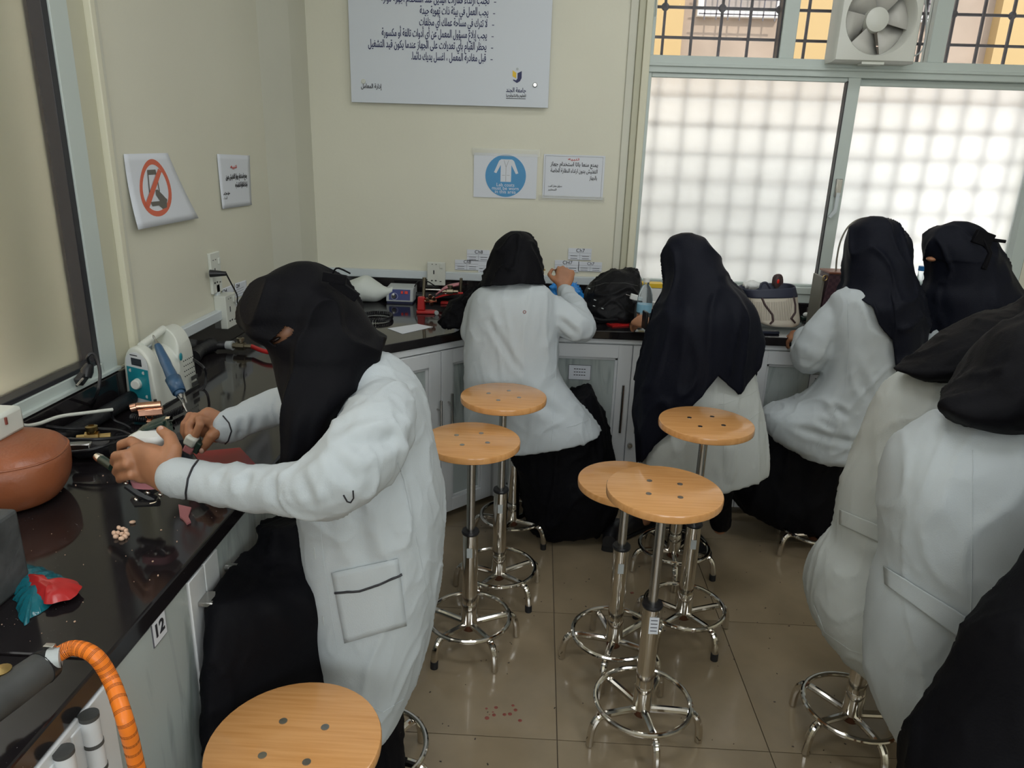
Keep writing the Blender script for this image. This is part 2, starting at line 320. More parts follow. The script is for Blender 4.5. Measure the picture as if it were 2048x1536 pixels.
for (x, y), wh in zip(LAMPS, ('left, just ahead of the viewer', 'right, just ahead of the viewer', 'left, behind the viewer', 'right, behind the viewer', 'nearest the right window')):
    t = root('ceiling_lamp', (x, y, 3.14), 'flat ceiling lamp panel overhead, ' + wh, 'lamp', 'ceiling lamps above the stools')
    obj('frame', G().bx(x - .6, x + .6, y - .17, y + .17, 3.16, 3.2), 'white_paint', t); obj('diffuser', G().bx(x - .58, x + .58, y - .15, y + .15, 3.15, 3.16), 'lamp_diffuser', t)
# back wall with its window opening (x .47-2.40, z .955-2.75)
WX0, WX1, WZ0, WZ1 = .47, 2.40, .955, 2.75
g = G(); g.bx(X0 - .1, WX0, Y1, Y1 + .2, -.08, ZC + .05); g.bx(WX1, X1 + .1, Y1, Y1 + .2, -.08, ZC + .05); g.bx(WX0, WX1, Y1, Y1 + .2, -.08, WZ0); g.bx(WX0, WX1, Y1, Y1 + .2, WZ1, ZC + .05)
st('wall_back', g, 'wall_paint', smooth=0)
st('wall_right', G().bx(X1, X1 + .15, Y0 - .1, Y1 + .2, -.08, ZC + .05), 'wall_paint', smooth=0)
st('wall_front', G().bx(X0 - .1, X1 + .1, Y0 - .15, Y0, -.08, ZC + .05), 'wall_paint', smooth=0)
LY0, LY1, LZ0, LZ1 = .3, 2.02, .962, 2.7
g = G(); g.bx(X0 - .2, X0, Y0 - .1, LY0, -.08, ZC + .05); g.bx(X0 - .2, X0, LY1, Y1 + .2, -.08, ZC + .05); g.bx(X0 - .2, X0, LY0, LY1, -.08, LZ0); g.bx(X0 - .2, X0, LY0, LY1, LZ1, ZC + .05)
st('wall_left', g, 'wall_paint', smooth=0)
st('wall_corner', G().prism([(0, 3.262), (.055, 3.5), (.07, 3.71), (-.02, 3.71), (-.02, 3.262)], (X0, 0, CT), (1, 0, 0), (0, 1, 0), (0, 0, ZC - CT)), 'corner_shade_paint', smooth=0)
# stepped trims beside both windows
for i, (x0, x1, d, m) in enumerate([(.375, .413, .010, 'corner_shade_paint'), (.413, .444, .022, 'reveal'), (.444, .478, .036, 'reveal_light')]):
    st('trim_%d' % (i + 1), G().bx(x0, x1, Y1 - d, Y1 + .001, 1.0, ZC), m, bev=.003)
for i, (y0, y1, d, m) in enumerate([(1.955, 2.028, .004, 'reveal'), (2.028, 2.052, .022, 'reveal_light'), (2.052, 2.085, .010, 'corner_shade_paint')]):
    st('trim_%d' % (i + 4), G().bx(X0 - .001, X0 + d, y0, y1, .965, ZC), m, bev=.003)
# right window: sliding frosted leaves below, clear lights with the fan above
w = root('window_2', ((WX0 + WX1) / 2, Y1, WZ0), kind='structure')
fy0, fy1 = 3.70, 3.77
def fr(n, x0, x1, z0, z1, y0=fy0, y1=fy1, m='alu', bev=.003): return obj(n, G().bx(x0, x1, y0, y1, z0, z1), m, w, bev=bev)
fr('window_frame', WX0 - .005, .497, WZ0, WZ1); fr('window_frame', 2.335, WX1, WZ0, WZ1); fr('window_frame', WX0, WX1, WZ1 - .04, WZ1)
fr('window_sill', WX0 - .005, WX1, WZ0 - .004, .985, 3.675)
fr('transom', WX0, WX1, 1.965, 2.04, 3.69); fr('transom_bead', WX0, WX1, 1.992, 2.006, 3.682, 3.695)
fr('mullion', 1.073, 1.141, 2.04, WZ1); fr('mullion', 1.749, 1.823, 2.04, WZ1)
fr('sash', 1.403, 1.462, .985, 1.965, 3.69, 3.72); fr('sash', .497, 1.41, 1.945, 1.965, 3.70, 3.72); fr('sash', 1.462, 2.335, 1.935, 1.965, 3.73, 3.75); fr('sash', .497, 2.335, .985, .996, 3.71, 3.75)
obj('gasket', G().bx(1.399, 1.404, 3.688, 3.722, .985, 1.95), 'alu_dark', w); obj('gasket', G().bx(1.065, 1.074, 3.71, 3.75, 2.04, WZ1), 'alu_dark', w)
lk = obj('sash_lock', G().bx(1.418, 1.446, 3.672, 3.692, 1.43, 1.515), 'steel', w, bev=.003); obj('lever', G().prism([(0, .0), (.018, .0), (.014, -.09), (-.01, -.12), (-.02, -.115), (0, -.08)], (1.424, 3.668, 1.45), (1, 0, 0), (0, 0, 1), (0, .012, 0)), 'pvc', lk)
obj('pane', G().bx(.497, 1.404, 3.726, 3.731, .99, 1.95), 'frost', w, smooth=0).name = 'frosted_pane'
obj('frosted_pane', G().bx(1.44, 2.336, 3.742, 3.747, .99, 1.95), 'frost', w, smooth=0)
for x0, x1 in ((.497, 1.073), (1.141, 1.749), (1.823, 2.336)): obj('clear_pane', G().bx(x0, x1, 3.74, 3.744, 2.04, WZ1 - .04), 'clear_glass', w, smooth=0)
g = G()   # curved plaster corner at the head of the opening
g.prism([(0, 0), (0, .34)] + [(.28 - .28 * math.cos(a), .0 + .34 * math.sin(a)) for a in np.linspace(PI / 2, 0, 8)], (WX0 + .02, 3.69, 2.2), (1, 0, 0), (0, 0, 1), (0, .05, 0)); st('trim_7', g, 'wall_paint')
# left window: brownish frosted pane
w = root('window_1', (X0, 1.1, LZ0), kind='structure')
def fl_(n, y0, y1, z0, z1, x0=-1.26, x1=-1.195, m='alu'): return obj(n, G().bx(x0, x1, y0, y1, z0, z1), m, w, bev=.002)
fl_('window_frame', 1.885, 1.957, LZ0, LZ1); fl_('window_frame', LY0, LY0 + .06, LZ0, LZ1); fl_('window_frame', LY0, 1.89, LZ0, .998); fl_('window_frame', LY0, 1.89, LZ1 - .05, LZ1); fl_('frame_lip', LY0, 1.957, LZ0 - .001, .972, -1.2, -1.185)
fl_('gasket', 1.862, 1.886, .998, LZ1 - .05, -1.25, -1.2, 'alu_dark'); fl_('gasket', LY0 + .06, 1.886, .997, 1.011, -1.25, -1.2, 'alu_dark')
obj('frosted_pane', G().bx(-1.24, -1.235, LY0 + .05, 1.865, 1.0, LZ1 - .05), 'frost_brown', w, smooth=0)
# ================================================================== OUTSIDE
o = tag(obj('outside_ground', G().bx(-9, 12, 3.95, 16, -.3, -.2).bx(-9, -1.45, -8, 3.95, -.3, -.2), 'outer_white', smooth=0), kind='structure')
bd = root('building', (3, 8.5, -.2), 'sunlit beige house with barred windows across the yard', 'building')
obj('wall', G().bx(-2, 9, 8.5, 9.5, -.2, 7), 'outer_beige', bd)
for x in (1.05, 2.55, 4.6): obj('pilaster', G().bx(x, x + .35, 8.36, 8.5, -.2, 7), 'outer_yellow', bd)
for x in (1.55, 3.2, 5.3):
    f = obj('window', G().bx(x, x + .85, 8.42, 8.5, 3.0, 4.6), 'outer_white', bd); obj('pane', G().bx(x + .06, x + .79, 8.41, 8.425, 3.06, 4.54), 'outer_glass', f)
    g = G()
    for k in range(7): g.bx(x + .05 + k * .12, x + .062 + k * .12, 8.33, 8.342, 2.95, 4.65)
    for k in range(12): g.bx(x, x + .85, 8.33, 8.342, 3.0 + k * .14, 3.012 + k * .14)
    obj('window_bars', g, 'grille', bd)
o = tag(obj('yard_wall', G().bx(-3, 8, 5.6, 5.8, -.2, 2.05).bx(-3.02, 8.02, 5.57, 5.83, 2.05, 2.1), 'outer_white', smooth=0), 'white rendered yard wall behind the frosted window panes', 'wall')
tag(obj('side_building', G().bx(-4.9, -4.6, -8, 12, -.2, 4), 'outer_tan', smooth=0), 'beige neighbouring wall beyond the left window', 'wall')
tag(obj('green_board', G().bx(-1.75, -1.7, 2.0, 3.6, -.2, 3.4), 'outer_green'), 'grey green board leaning outside the left window', 'board')
tag(obj('water_tank', G().lathe([(.0001, -.2), (.42, -.2), (.44, 0), (.44, .75), (.36, .95), (.12, 1.02), (.0001, 1.02)], (-2.15, 1.55, 0), n=32), 'outer_white'), 'pale round water tank outside the left window', 'tank')
# window grille of bars with knots at the crossings
gr = root('window_grille', (1.4, 3.9, .9), 'dark iron security grille behind the right window', 'grille')
xs = [.42 + .135 * k for k in range(16)]; zs = [.96 + .131 * k for k in range(15)]
for x in xs: obj('bar', G().bx(x - .006, x + .006, 3.845, 3.856, .85, 2.9), 'grille', gr, smooth=0)
for z in zs: obj('bar', G().bx(.3, 2.6, 3.856, 3.867, z - .006, z + .006), 'grille', gr, smooth=0)
km = mesh('knot', G().ball((0, 0, 0), (.019, .012, .019), n=10, m=6), 'grille')
for i in range(1, 16, 2):
    for j in range(0, 15, 2):
        o = bpy.data.objects.new('knot', km); S.collection.objects.link(o); o.parent = gr; o.matrix_parent_inverse = Matrix.Translation(-gr.location); o.location = (xs[i], 3.856, zs[j])
# ================================================================== TRUNKING, SPLASHBACK, WORKTOPS, CABINETS
SB = .958
for k, x in enumerate((-.1, 1.9)):  # unseen windows with glowing panes, added around the rear fill lights
    w = root('window_%d' % (k + 3), (x, Y0, 1.25), kind='structure'); obj('window_frame', G().bx(x - .72, x + .72, Y0 - .01, Y0 + .03, 1.22, 1.28).bx(x - .72, x + .72, Y0 - .01, Y0 + .03, 2.52, 2.58).bx(x - .72, x - .66, Y0 - .01, Y0 + .03, 1.28, 2.52).bx(x + .66, x + .72, Y0 - .01, Y0 + .03, 1.28, 2.52), 'alu', w); obj('frosted_pane', G().bx(x - .66, x + .66, Y0, Y0 + .01, 1.28, 2.52), 'fill_glow_pane', w)
st('trim_8', G().bx(X0 + .02, .46, 3.68, 3.7, CT, SB), 'granite', bev=.002); st('trim_13', G().bx(.46, 2.6, 3.68, 3.7, CT, .905), 'granite', bev=.002); st('trim_14', G().bx(.46, 2.6, 3.684, 3.7, .9055, .952), 'alu', bev=.002); st('trim_9', G().bx(X0, X0 + .02, .92, 3.7, CT, SB), 'granite', bev=.002)
st('trim_12', G().bx(X0, X0 + .02, -1, .918, CT, SB), 'granite', bev=.002)
tag(obj('cable_trunking', G().bx(-1.13, .38, 3.672, 3.7, SB, .998), 'pvc', bev=.003), 'pale plastic cable trunking above the back worktop', 'trunking')
tag(obj('cable_trunking', G().bx(X0, X0 + .026, 2.09, 3.27, SB, .994), 'pvc', bev=.003), 'pale plastic cable trunking along the left wall', 'trunking')
FX, FY = -.615, 3.095
def slab(name, poly, label):
    t = tag(obj(name, G().prism(poly, (0, 0, CT - .038), (1, 0, 0), (0, 1, 0), (0, 0, .038)), 'granite', smooth=0, bev=.004), label, 'worktop'); return t
dg0, dg1 = (FX, 2.675), (-.195, FY)
slab('worktop', [(X0, .872), (FX, .872), dg0, dg1, (2.75, FY), (2.75, 3.7), (X0, 3.7)], 'polished black granite worktop running round the corner to the window')
slab('worktop', [(X0, -1), (FX, -1), (FX, .869), (X0, .869)], 'near black granite worktop piece under the orange hose')
def door(parent, o, u, n, w, h, handle=None, label_card=False, lock=False, marble_only=False):
    """framed door: o = lower left corner on the front, u = unit right, n = outward normal"""
    o, u, n = Vector(o), Vector(u), Vector(n); z = Vector((0, 0, 1)); fw = .06
    M = Matrix((u, n, z)).transposed()
    d = obj('door', G().add([], []), 'white_paint', parent) if False else None
    g = G()
    for a0, a1, b0, b1 in ((0, fw, 0, h), (w - fw, w, 0, h), (fw, w - fw, 0, fw), (fw, w - fw, h - fw, h)):
        g.box(o + u * (a0 + a1) / 2 + z * (b0 + b1) / 2 + n * .009, (a1 - a0, .018, b1 - b0), M)
    for a0, a1, b0, b1 in ((fw, fw + .012, fw, h - fw), (w - fw - .012, w - fw, fw, h - fw), (fw, w - fw, fw, fw + .012), (fw, w - fw, h - fw - .012, h - fw)):
        g.box(o + u * (a0 + a1) / 2 + z * (b0 + b1) / 2 + n * .004, (a1 - a0, .010, b1 - b0), M)
    d = obj('door', g, 'white_paint', parent, bev=.002, smooth=0)
    obj('door_panel', G().box(o + u * w / 2 + z * h / 2 + n * .001, (w - 2 * fw, .004, h - 2 * fw), M), 'marble', d, smooth=0)
    if handle:
        a, z0, z1 = handle; c = o + u * a + n * .045; g = G(); g.cyl(c + z * z0, c + z * z1, .006, n=10)
        for q in (z0 + .045, z1 - .045): g.cyl(o + u * a + n * .015 + z * q, c + z * q, .0045, n=8)
        tag(obj('handle', g, 'steel', d), 'slim steel bar handle')
    if lock: obj('lock', G().cyl(o + u * lock[0] + n * .012 + z * lock[1], o + u * lock[0] + n * .03 + z * lock[1], .014, .011), 'steel', d)
    if label_card:
        a, b = label_card; c = o + u * a + z * b + n * .0045
        k = obj('label_card', G().box(c, (.1, .002, .07), M), 'ink_grey', d, smooth=0); obj('card_face', G().box(c + n * .0008, (.096, .002, .066), M), 'paper', d, smooth=0)
        gg = G()
        for r_ in range(3):
            for q in range(5): gg.box(c + n * .0022 + z * (.016 - r_ * .014) + u * (-.022 + q * .011), (.008, .0004, .0035), M)
        obj('card_text', gg, 'ink_black', d, smooth=0)
    return d
Z0, ZH = .035, .765
# left run
t = root('cabinet', (-.9, 1.0, 0), 'white framed cabinet with marble panels under the left worktop', 'cabinet')
obj('body', G().bx(-1.15, -.605, -.9, 2.62, .03, CT - .039).bx(-1.15, -.66, -.9, 2.62, 0, .03), 'white_paint', t, smooth=0)
u, n = (0, 1, 0), (1, 0, 0)
obj('side_panel', G().bx(-.606, -.598, .875, 1.125, Z0, CT - .0385), 'marble', t, smooth=0)
for y0, y1, hd in ((.56, .80, None), (.805, .872, None)):
    obj('stile', G().bx(-.606, -.592, y0, y1 - .003, Z0, CT - .0385), 'white_paint', t, bev=.002)
obj('stile', G().bx(-.606, -.594, 1.128, 1.188, Z0, CT - .0385), 'white_paint', t, bev=.002); obj('stile', G().bx(-.606, -.594, 1.192, 1.25, Z0, CT - .0385), 'white_paint', t, bev=.002)
obj('side_panel', G().bx(-.606, -.6, 1.25, 1.95, Z0, CT - .0385), 'marble', t, smooth=0); obj('stile', G().bx(-.606, -.594, 1.95, 2.0, Z0, CT - .0385), 'white_paint', t, bev=.002); door(t, (-.606, 2.01, Z0), u, n, .6, ZH)
obj('pull', G().bx(-.594, -.565, 1.15, 1.19, .755, .765), 'steel', t, bev=.002); obj('lock', G().cyl((-.594, 1.23, .72), (-.565, 1.23, .72), .012), 'steel', t); obj('lock', G().cyl((-.594, 1.28, .76), (-.57, 1.28, .76), .009), 'steel', t)
k = obj('number_card', G().bx(-.598, -.5965, 1.0, 1.045, .778, .832), 'ink_grey', t, smooth=0); obj('card_face', G().bx(-.5975, -.596, 1.002, 1.043, .78, .83), 'paper', k, smooth=0)
text('number', '12', .034, (-.5955, 1.0035, .793), (0, 1, 0), (0, 0, 1), 'ink_black', k, bold=.03)
for y, z1 in ((.803, .818), (.745, .812)):   # thick white barrel hinges with dark caps
    h = obj('hinge', G().cyl((-.583, y, z1 - .085), (-.583, y, z1), .0125, n=24), 'white_paint', t)
    for dz in (.004, -.042, -.085): obj('cap', G().cyl((-.583, y, z1 + dz - .006), (-.583, y, z1 + dz), .0132, n=24), 'grey_rubber', h)
    obj('leaf', G().bx(-.596, -.590, y - .03, y, z1 - .08, z1 - .008), 'white_paint', h, bev=.002)
t.location.x -= .02
# corner unit on the diagonal
t = root('cabinet', (-.45, 3.0, 0), 'diagonal white corner cabinet with two framed marble doors', 'cabinet')
D = Vector((1, 1, 0)).normalized(); N = Vector((1, -1, 0)).normalized(); c0 = Vector((FX + .012, 2.705, 0)); L = .585
obj('body', G().prism([(-.62, 2.72), (-.20, 3.14), (-.20, 3.6), (-.62, 3.6)], (0, 0, Z0), (1, 0, 0), (0, 1, 0), (0, 0, CT - .038 - Z0)), 'white_paint', t, smooth=0)
top = obj('rail', G().box(c0 + D * L / 2 + Vector((0, 0, .81)) - N * .004, (L, .02, .03), Matrix((D, N, Vector((0, 0, 1)))).transposed()), 'white_paint', t, smooth=0)
door(t, c0 + Vector((0, 0, Z0)) - N * .004, D, N, L / 2 - .002, .755, handle=(L / 2 - .022, .33, .55), label_card=(.14, .6))
door(t, c0 + D * (L / 2 + .002) + Vector((0, 0, Z0)) - N * .004, D, N, L / 2 - .002, .755, handle=(.035, .35, .57), lock=(.02, .27), label_card=(.22, .62))
# back run
t = root('cabinet', (1.0, 3.3, 0), 'long white back cabinet with framed marble doors below the window', 'cabinet')
CY = 3.12
obj('body', G().bx(-.2, 2.7, CY + .003, 3.66, Z0, CT - .038).bx(-.2, 2.7, CY + .06, 3.66, 0, Z0), 'white_paint', t, smooth=0)
obj('rail', G().bx(-.185, 2.7, CY - .012, CY + .004, .80, CT - .039), 'white_paint', t, bev=.002)
xx = [-.17, .435, .965, 1.5, 2.03, 2.56]
for i in range(5):
    hd = (.505 - .02, .38, .6) if i == 0 else None
    wd = xx[i + 1] - xx[i] - .004
    door(t, (xx[i], CY + .003, Z0), (1, 0, 0), (0, -1, 0), wd, .76, handle=((wd - .03) if i % 2 == 0 else .035, .36, .585), lock=(None if i % 2 == 0 else (.02, .29)), label_card=((wd - .225, .625) if i % 2 == 0 else (.31, .645)))
# ================================================================== STOOLS
RD = math.radians
def stool(x, y, zs, rot, label, caps=(0, 2), seat=True):
    t = root('bar_stool', (x, y, 0), label, 'stool', 'round wooden topped lab stools')
    s = obj('seat', G().lathe([(.0001, zs - .022), (.147, zs - .022), (.1495, zs - .020), (.15, zs - .017), (.15, zs - .004), (.1485, zs - .001), (.146, zs), (.0001, zs)], (x, y, 0), n=48), 'wood', t)
    for k in range(4):
        a = rot + .5 + k * PI / 2; obj('screw', G().cyl((x + .056 * math.cos(a), y + .056 * math.sin(a), zs - .002), (x + .056 * math.cos(a), y + .056 * math.sin(a), zs + .0012), .0075, n=12), 'steel', s)
    obj('seat_plate', G().cyl((x, y, zs - .036), (x, y, zs - .024), .05, .07), 'black_plastic', t)
    obj('lever', G().tube([(x + .02, y, zs - .04), (x + .09 * math.cos(rot + 4), y + .09 * math.sin(rot + 4), zs - .045)], .004, 8), 'black_plastic', t)
    obj('inner_pole', G().cyl((x, y, .3), (x, y, zs - .03), .0135), 'steel', t)
    obj('collar', G().lathe([(.014, .419), (.027, .419), (.029, .425), (.027, .431), (.014, .431)], (x, y, 0)), 'black_plastic', t)
    obj('outer_tube', G().lathe([(.0253, .162), (.0253, .419), (.014, .42)], (x, y, 0), n=28), 'chrome', t)
    obj('lower_sleeve', G().lathe([(.0272, .085), (.0272, .158), (.0253, .163)], (x, y, 0), n=28), 'chrome', t)
    obj('hub', G().lathe([(.012, .052), (.022, .06), (.026, .09)], (x, y, 0)), 'rust', t)
    if rot == RD(-83):
        k = obj('label_sticker', G().box((x + .004, y - .0262, .375), (.026, .001, .052)), 'paper', t, smooth=0); g = G()
        for i in range(4): g.box((x + .004, y - .027, .392 - i * .011), (.018, .0006, .0025))
        obj('print', g, 'ink_grey', k, smooth=0)
    else: obj('sticker', G().box((x + .0 * math.sin(rot), y - .0256, .36), (.018, .0006, .034)), 'plastic_grey', t, smooth=0)
    obj('foot_ring', G().ring((x, y, .106), .135, .0078, 56, 10), 'chrome', t)
    for k in range(5):
        a = rot + k * 2 * PI / 5; c, s_ = math.cos(a), math.sin(a)
        pr = [(.02, .082), (.08, .09), (.125, .094), (.146, .088), (.158, .068), (.164, .04), (.166, .003)]
        l = obj('leg', G().tube(bez([(x + c * r, y + s_ * r, z) for r, z in pr], 16), .0112, 10), 'chrome', t)
        if k in caps: obj('rubber_foot', G().cyl((x + c * .1655, y + s_ * .1655, 0), (x + c * .1645, y + s_ * .1645, .026), .0125), 'rubber', l)
    return t
RD = math.radians
stool(.351, 1.719, .772, RD(-83), 'nearest of the two overlapping stools in mid floor, glossy honey top', caps=())
stool(.298, 2.02, .652, RD(-107), 'lower stool half hidden behind the foremost floor stool', caps=())
stool(.557, 2.191, .79, RD(-60), 'tall stool with honey top in front of the navy-scarfed person', caps=(0, 3))
stool(-.181, 2.069, .745, RD(-55), 'stool beside the back of the person working at the left counter', caps=(4, 3))
stool(-.1, 2.381, .785, RD(-45), 'tall stool right behind the seated centre person in white coat', caps=(0,))
stool(-.39, 1.0, .60, RD(10), 'closest stool at the bottom edge, low round wooden top', caps=())
stool(-.375, 1.50, .55, RD(-20), 'stool under the person with both hands on the left counter', caps=())
stool(-.064, 2.80, .55, RD(-35), 'stool under the centre person near the corner cabinet', caps=(0,))
stool(.591, 2.60, .55, RD(-25), 'stool under the person in the long navy scarf', caps=(0,))
stool(1.225, 2.80, .62, RD(200), 'stool under the person beside the brown checked handbag', caps=())
stool(.955, 1.74, .50, RD(-80), 'stool under the white coats at the right edge', caps=())
# ================================================================== PEOPLE
from mathutils.bvhtree import BVHTree
def surf(o, px, py, off=.001):
    """point on a finished garment under a pixel of the photo"""
    if '_b' not in CACHE or CACHE['_b'][0] is not o:
        me = o.data; w = wloc(o); CACHE['_b'] = (o, BVHTree.FromPolygons([v.co + w for v in me.vertices], [tuple(p.vertices) for p in me.polygons]))
    d = Vector(ray(px, py).tolist()); h = CACHE['_b'][1].ray_cast(Vector(EYE.tolist()), d)
    return None if h[0] is None else (h[0] + h[1] * (off if h[1].dot(d) < 0 else -off), h[1])
CACHE = {}
def dens(pts, k=8):
    out = []
    for (a, b), (c, d) in zip(pts, pts[1:]): out += [(a + (c - a) * t / k, b + (d - b) * t / k) for t in range(k)]
    return out + [pts[-1]]
def seam(name, o, pts, r, m, k=8, off=0):
    q = [surf(o, *p, off=off + r * .3) for p in dens(pts, k)]; q = [h[0] for h in q if h]
    if len(q) > 2: return obj(name, G().tube(q, r, 6), m, o)
def patch(name, o, quad, m, off=.003, n=12):
    """cloth patch laid on the garment: quad of pixels (tl, tr, br, bl)"""
    g = G(); pts = []
    for i in range(n + 1):
        for j in range(n + 1):
            u, v = j / n, i / n; a = np.array(quad[0]) * (1 - u) + np.array(quad[1]) * u; b = np.array(quad[3]) * (1 - u) + np.array(quad[2]) * u; c = a * (1 - v) + b * v
            h = surf(o, *c, off=off); pts.append(h[0] if h else None)
    if any(p is None for p in pts): return None
    f = [(i * (n + 1) + j, i * (n + 1) + j + 1, (i + 1) * (n + 1) + j + 1, (i + 1) * (n + 1) + j) for i in range(n) for j in range(n)]
    g.add(pts, f); return obj(name, g, m, o, mods=(('SOLIDIFY', dict(thickness=.0015)),))
def chain(g, pts, rr, n=10, end=True):
    pts = [Vector(p) for p in pts]; g.tube(pts, rr, n)
    for p, r in list(zip(pts, rr))[:None if end else -1]: g.ball(p, r, n=10, m=8)
    return g
def hand(g, wrist, dirv, back, thumb_side, sc=1, curl=.5):
    """palm and five bent fingers. dirv: along the hand, back: out of the back of the hand"""
    d = Vector(dirv).normalized(); b = Vector(back); b = (b - d * b.dot(d)).normalized(); s = Vector(thumb_side); s = (s - d * s.dot(d) - b * s.dot(b)).normalized(); w = Vector(wrist)
    g.loft([(w - d * .02, s * .024, b * .018), (w + d * .02, s * .030, b * .017), (w + d * .05, s * .040, b * .015), (w + d * .085, s * .040, b * .013), (w + d * .093, s * .034, b * .009)], 20, 14, 2.4)
    for k, (off, ln, r) in enumerate([(.029, .072, .0088), (.010, .080, .0090), (-.010, .074, .0086), (-.028, .058, .0078)]):
        p = w + d * (.080 - .004 * abs(k - 1)) + s * off; a = .25 + curl * .5; q = [p - d * .02, p]
        for j, f in enumerate((.45, .32, .23)):
            a2 = a + curl * 1.0 * j; p = p + (d * math.cos(a2) - b * math.sin(a2)) * ln * f; q.append(p)
        chain(g, q, [r * 1.05, r * 1.1, r, r * .92, r * .78])
    p0 = w + d * .028 + s * .026; q = [p0, p0 + (d * .5 + s * .8 - b * .3).normalized() * .030, p0 + (d * .62 + s * .7 - b * .45).normalized() * .056, p0 + (d * .85 + s * .35 - b * .55).normalized() * .078]
    chain(g, q, [.013, .0115, .0100, .0085])
def head(g, c, r=.092, face=(0, 1, 0)):
    f = Vector(face).normalized(); up = Vector((0, 0, 1)); s = f.cross(up).normalized(); u = s.cross(f); M = Matrix((s, f, u)).transposed(); c = Vector(c)
    g.ball(c, (r * .82, r, r * 1.12), M); g.ball(c - u * r * .55 + f * r * .25, (r * .6, r * .7, r * .75), M)
    g.ball(c + f * r * 1.0 - u * r * .12, (r * .13, r * .2, r * .25), M); g.ball(c + f * r * .88 - u * r * .5, (r * .28, r * .12, r * .1), M)
    for k in (-1, 1): g.ball(c + s * k * r * .84, (r * .08, r * .2, r * .3), M)
def body(label, group, hd, face, neck, pelvis, sh, el, wr, knees, feet, hands=(), voxel=.008, hr=.078, skin_extra=None):
    g = G(); head(g, hd, hr, face); V = Vector; neck, pelvis = V(neck), V(pelvis); chain(g, [V(hd), neck], [.035, .035]); sh = [V(q).lerp(neck, .3) - V((0, 0, .02)) for q in sh]
    for k in (0, 1):
        chain(g, [neck, V(sh[k])], [.035, .034]); chain(g, [V(sh[k]), V(el[k]), V(wr[k])], [.030, .024, .020]); chain(g, [V(sh[k]), pelvis], [.045, .075])
        chain(g, [pelvis, V(knees[k]), V(feet[k])], [.07, .05, .03])
    for h in hands: hand(g, *h)
    if skin_extra: skin_extra(g)
    o = bpy.data.objects.new('person', mesh('person', g, 'skin', 0))
    me = bake(o, ('REMESH', dict(mode='VOXEL', voxel_size=voxel, adaptivity=0)), ('SMOOTH', dict(factor=.5, iterations=3))); bpy.data.objects.remove(o)
    me.materials.clear(); me.materials.append(MATS['skin']); me.polygons.foreach_set('use_smooth', [True] * len(me.polygons))
    return tag(obj('person', me, None), label, 'person', group)
def shoe(p, ang, parent, L=.25):
    c, s = math.cos(ang), math.sin(ang); d = Vector((c, s, 0)); n = Vector((-s, c, 0)); p = Vector(p); z = Vector((0, 0, 1)); g = G()
    g.loft([(p + d * (-.11) + z * .04, n * .028, z * .034), (p - d * .06 + z * .05, n * .034, z * .045), (p + d * .0 + z * .045, n * .036, z * .040), (p + d * .07 + z * .032, n * .044, z * .028), (p + d * .125 + z * .022, n * .030, z * .018)], 20, 20, 2.4)
    o = obj('shoe', g, 'black_plastic', parent); obj('sole', G().loft([(p - d * .115 + z * .010, n * .030, z * .010), (p + d * .0 + z * .010, n * .036, z * .010), (p + d * .08 + z * .010, n * .047, z * .010), (p + d * .132 + z * .010, n * .028, z * .010)], 16, 12, 3), 'rubber', o)
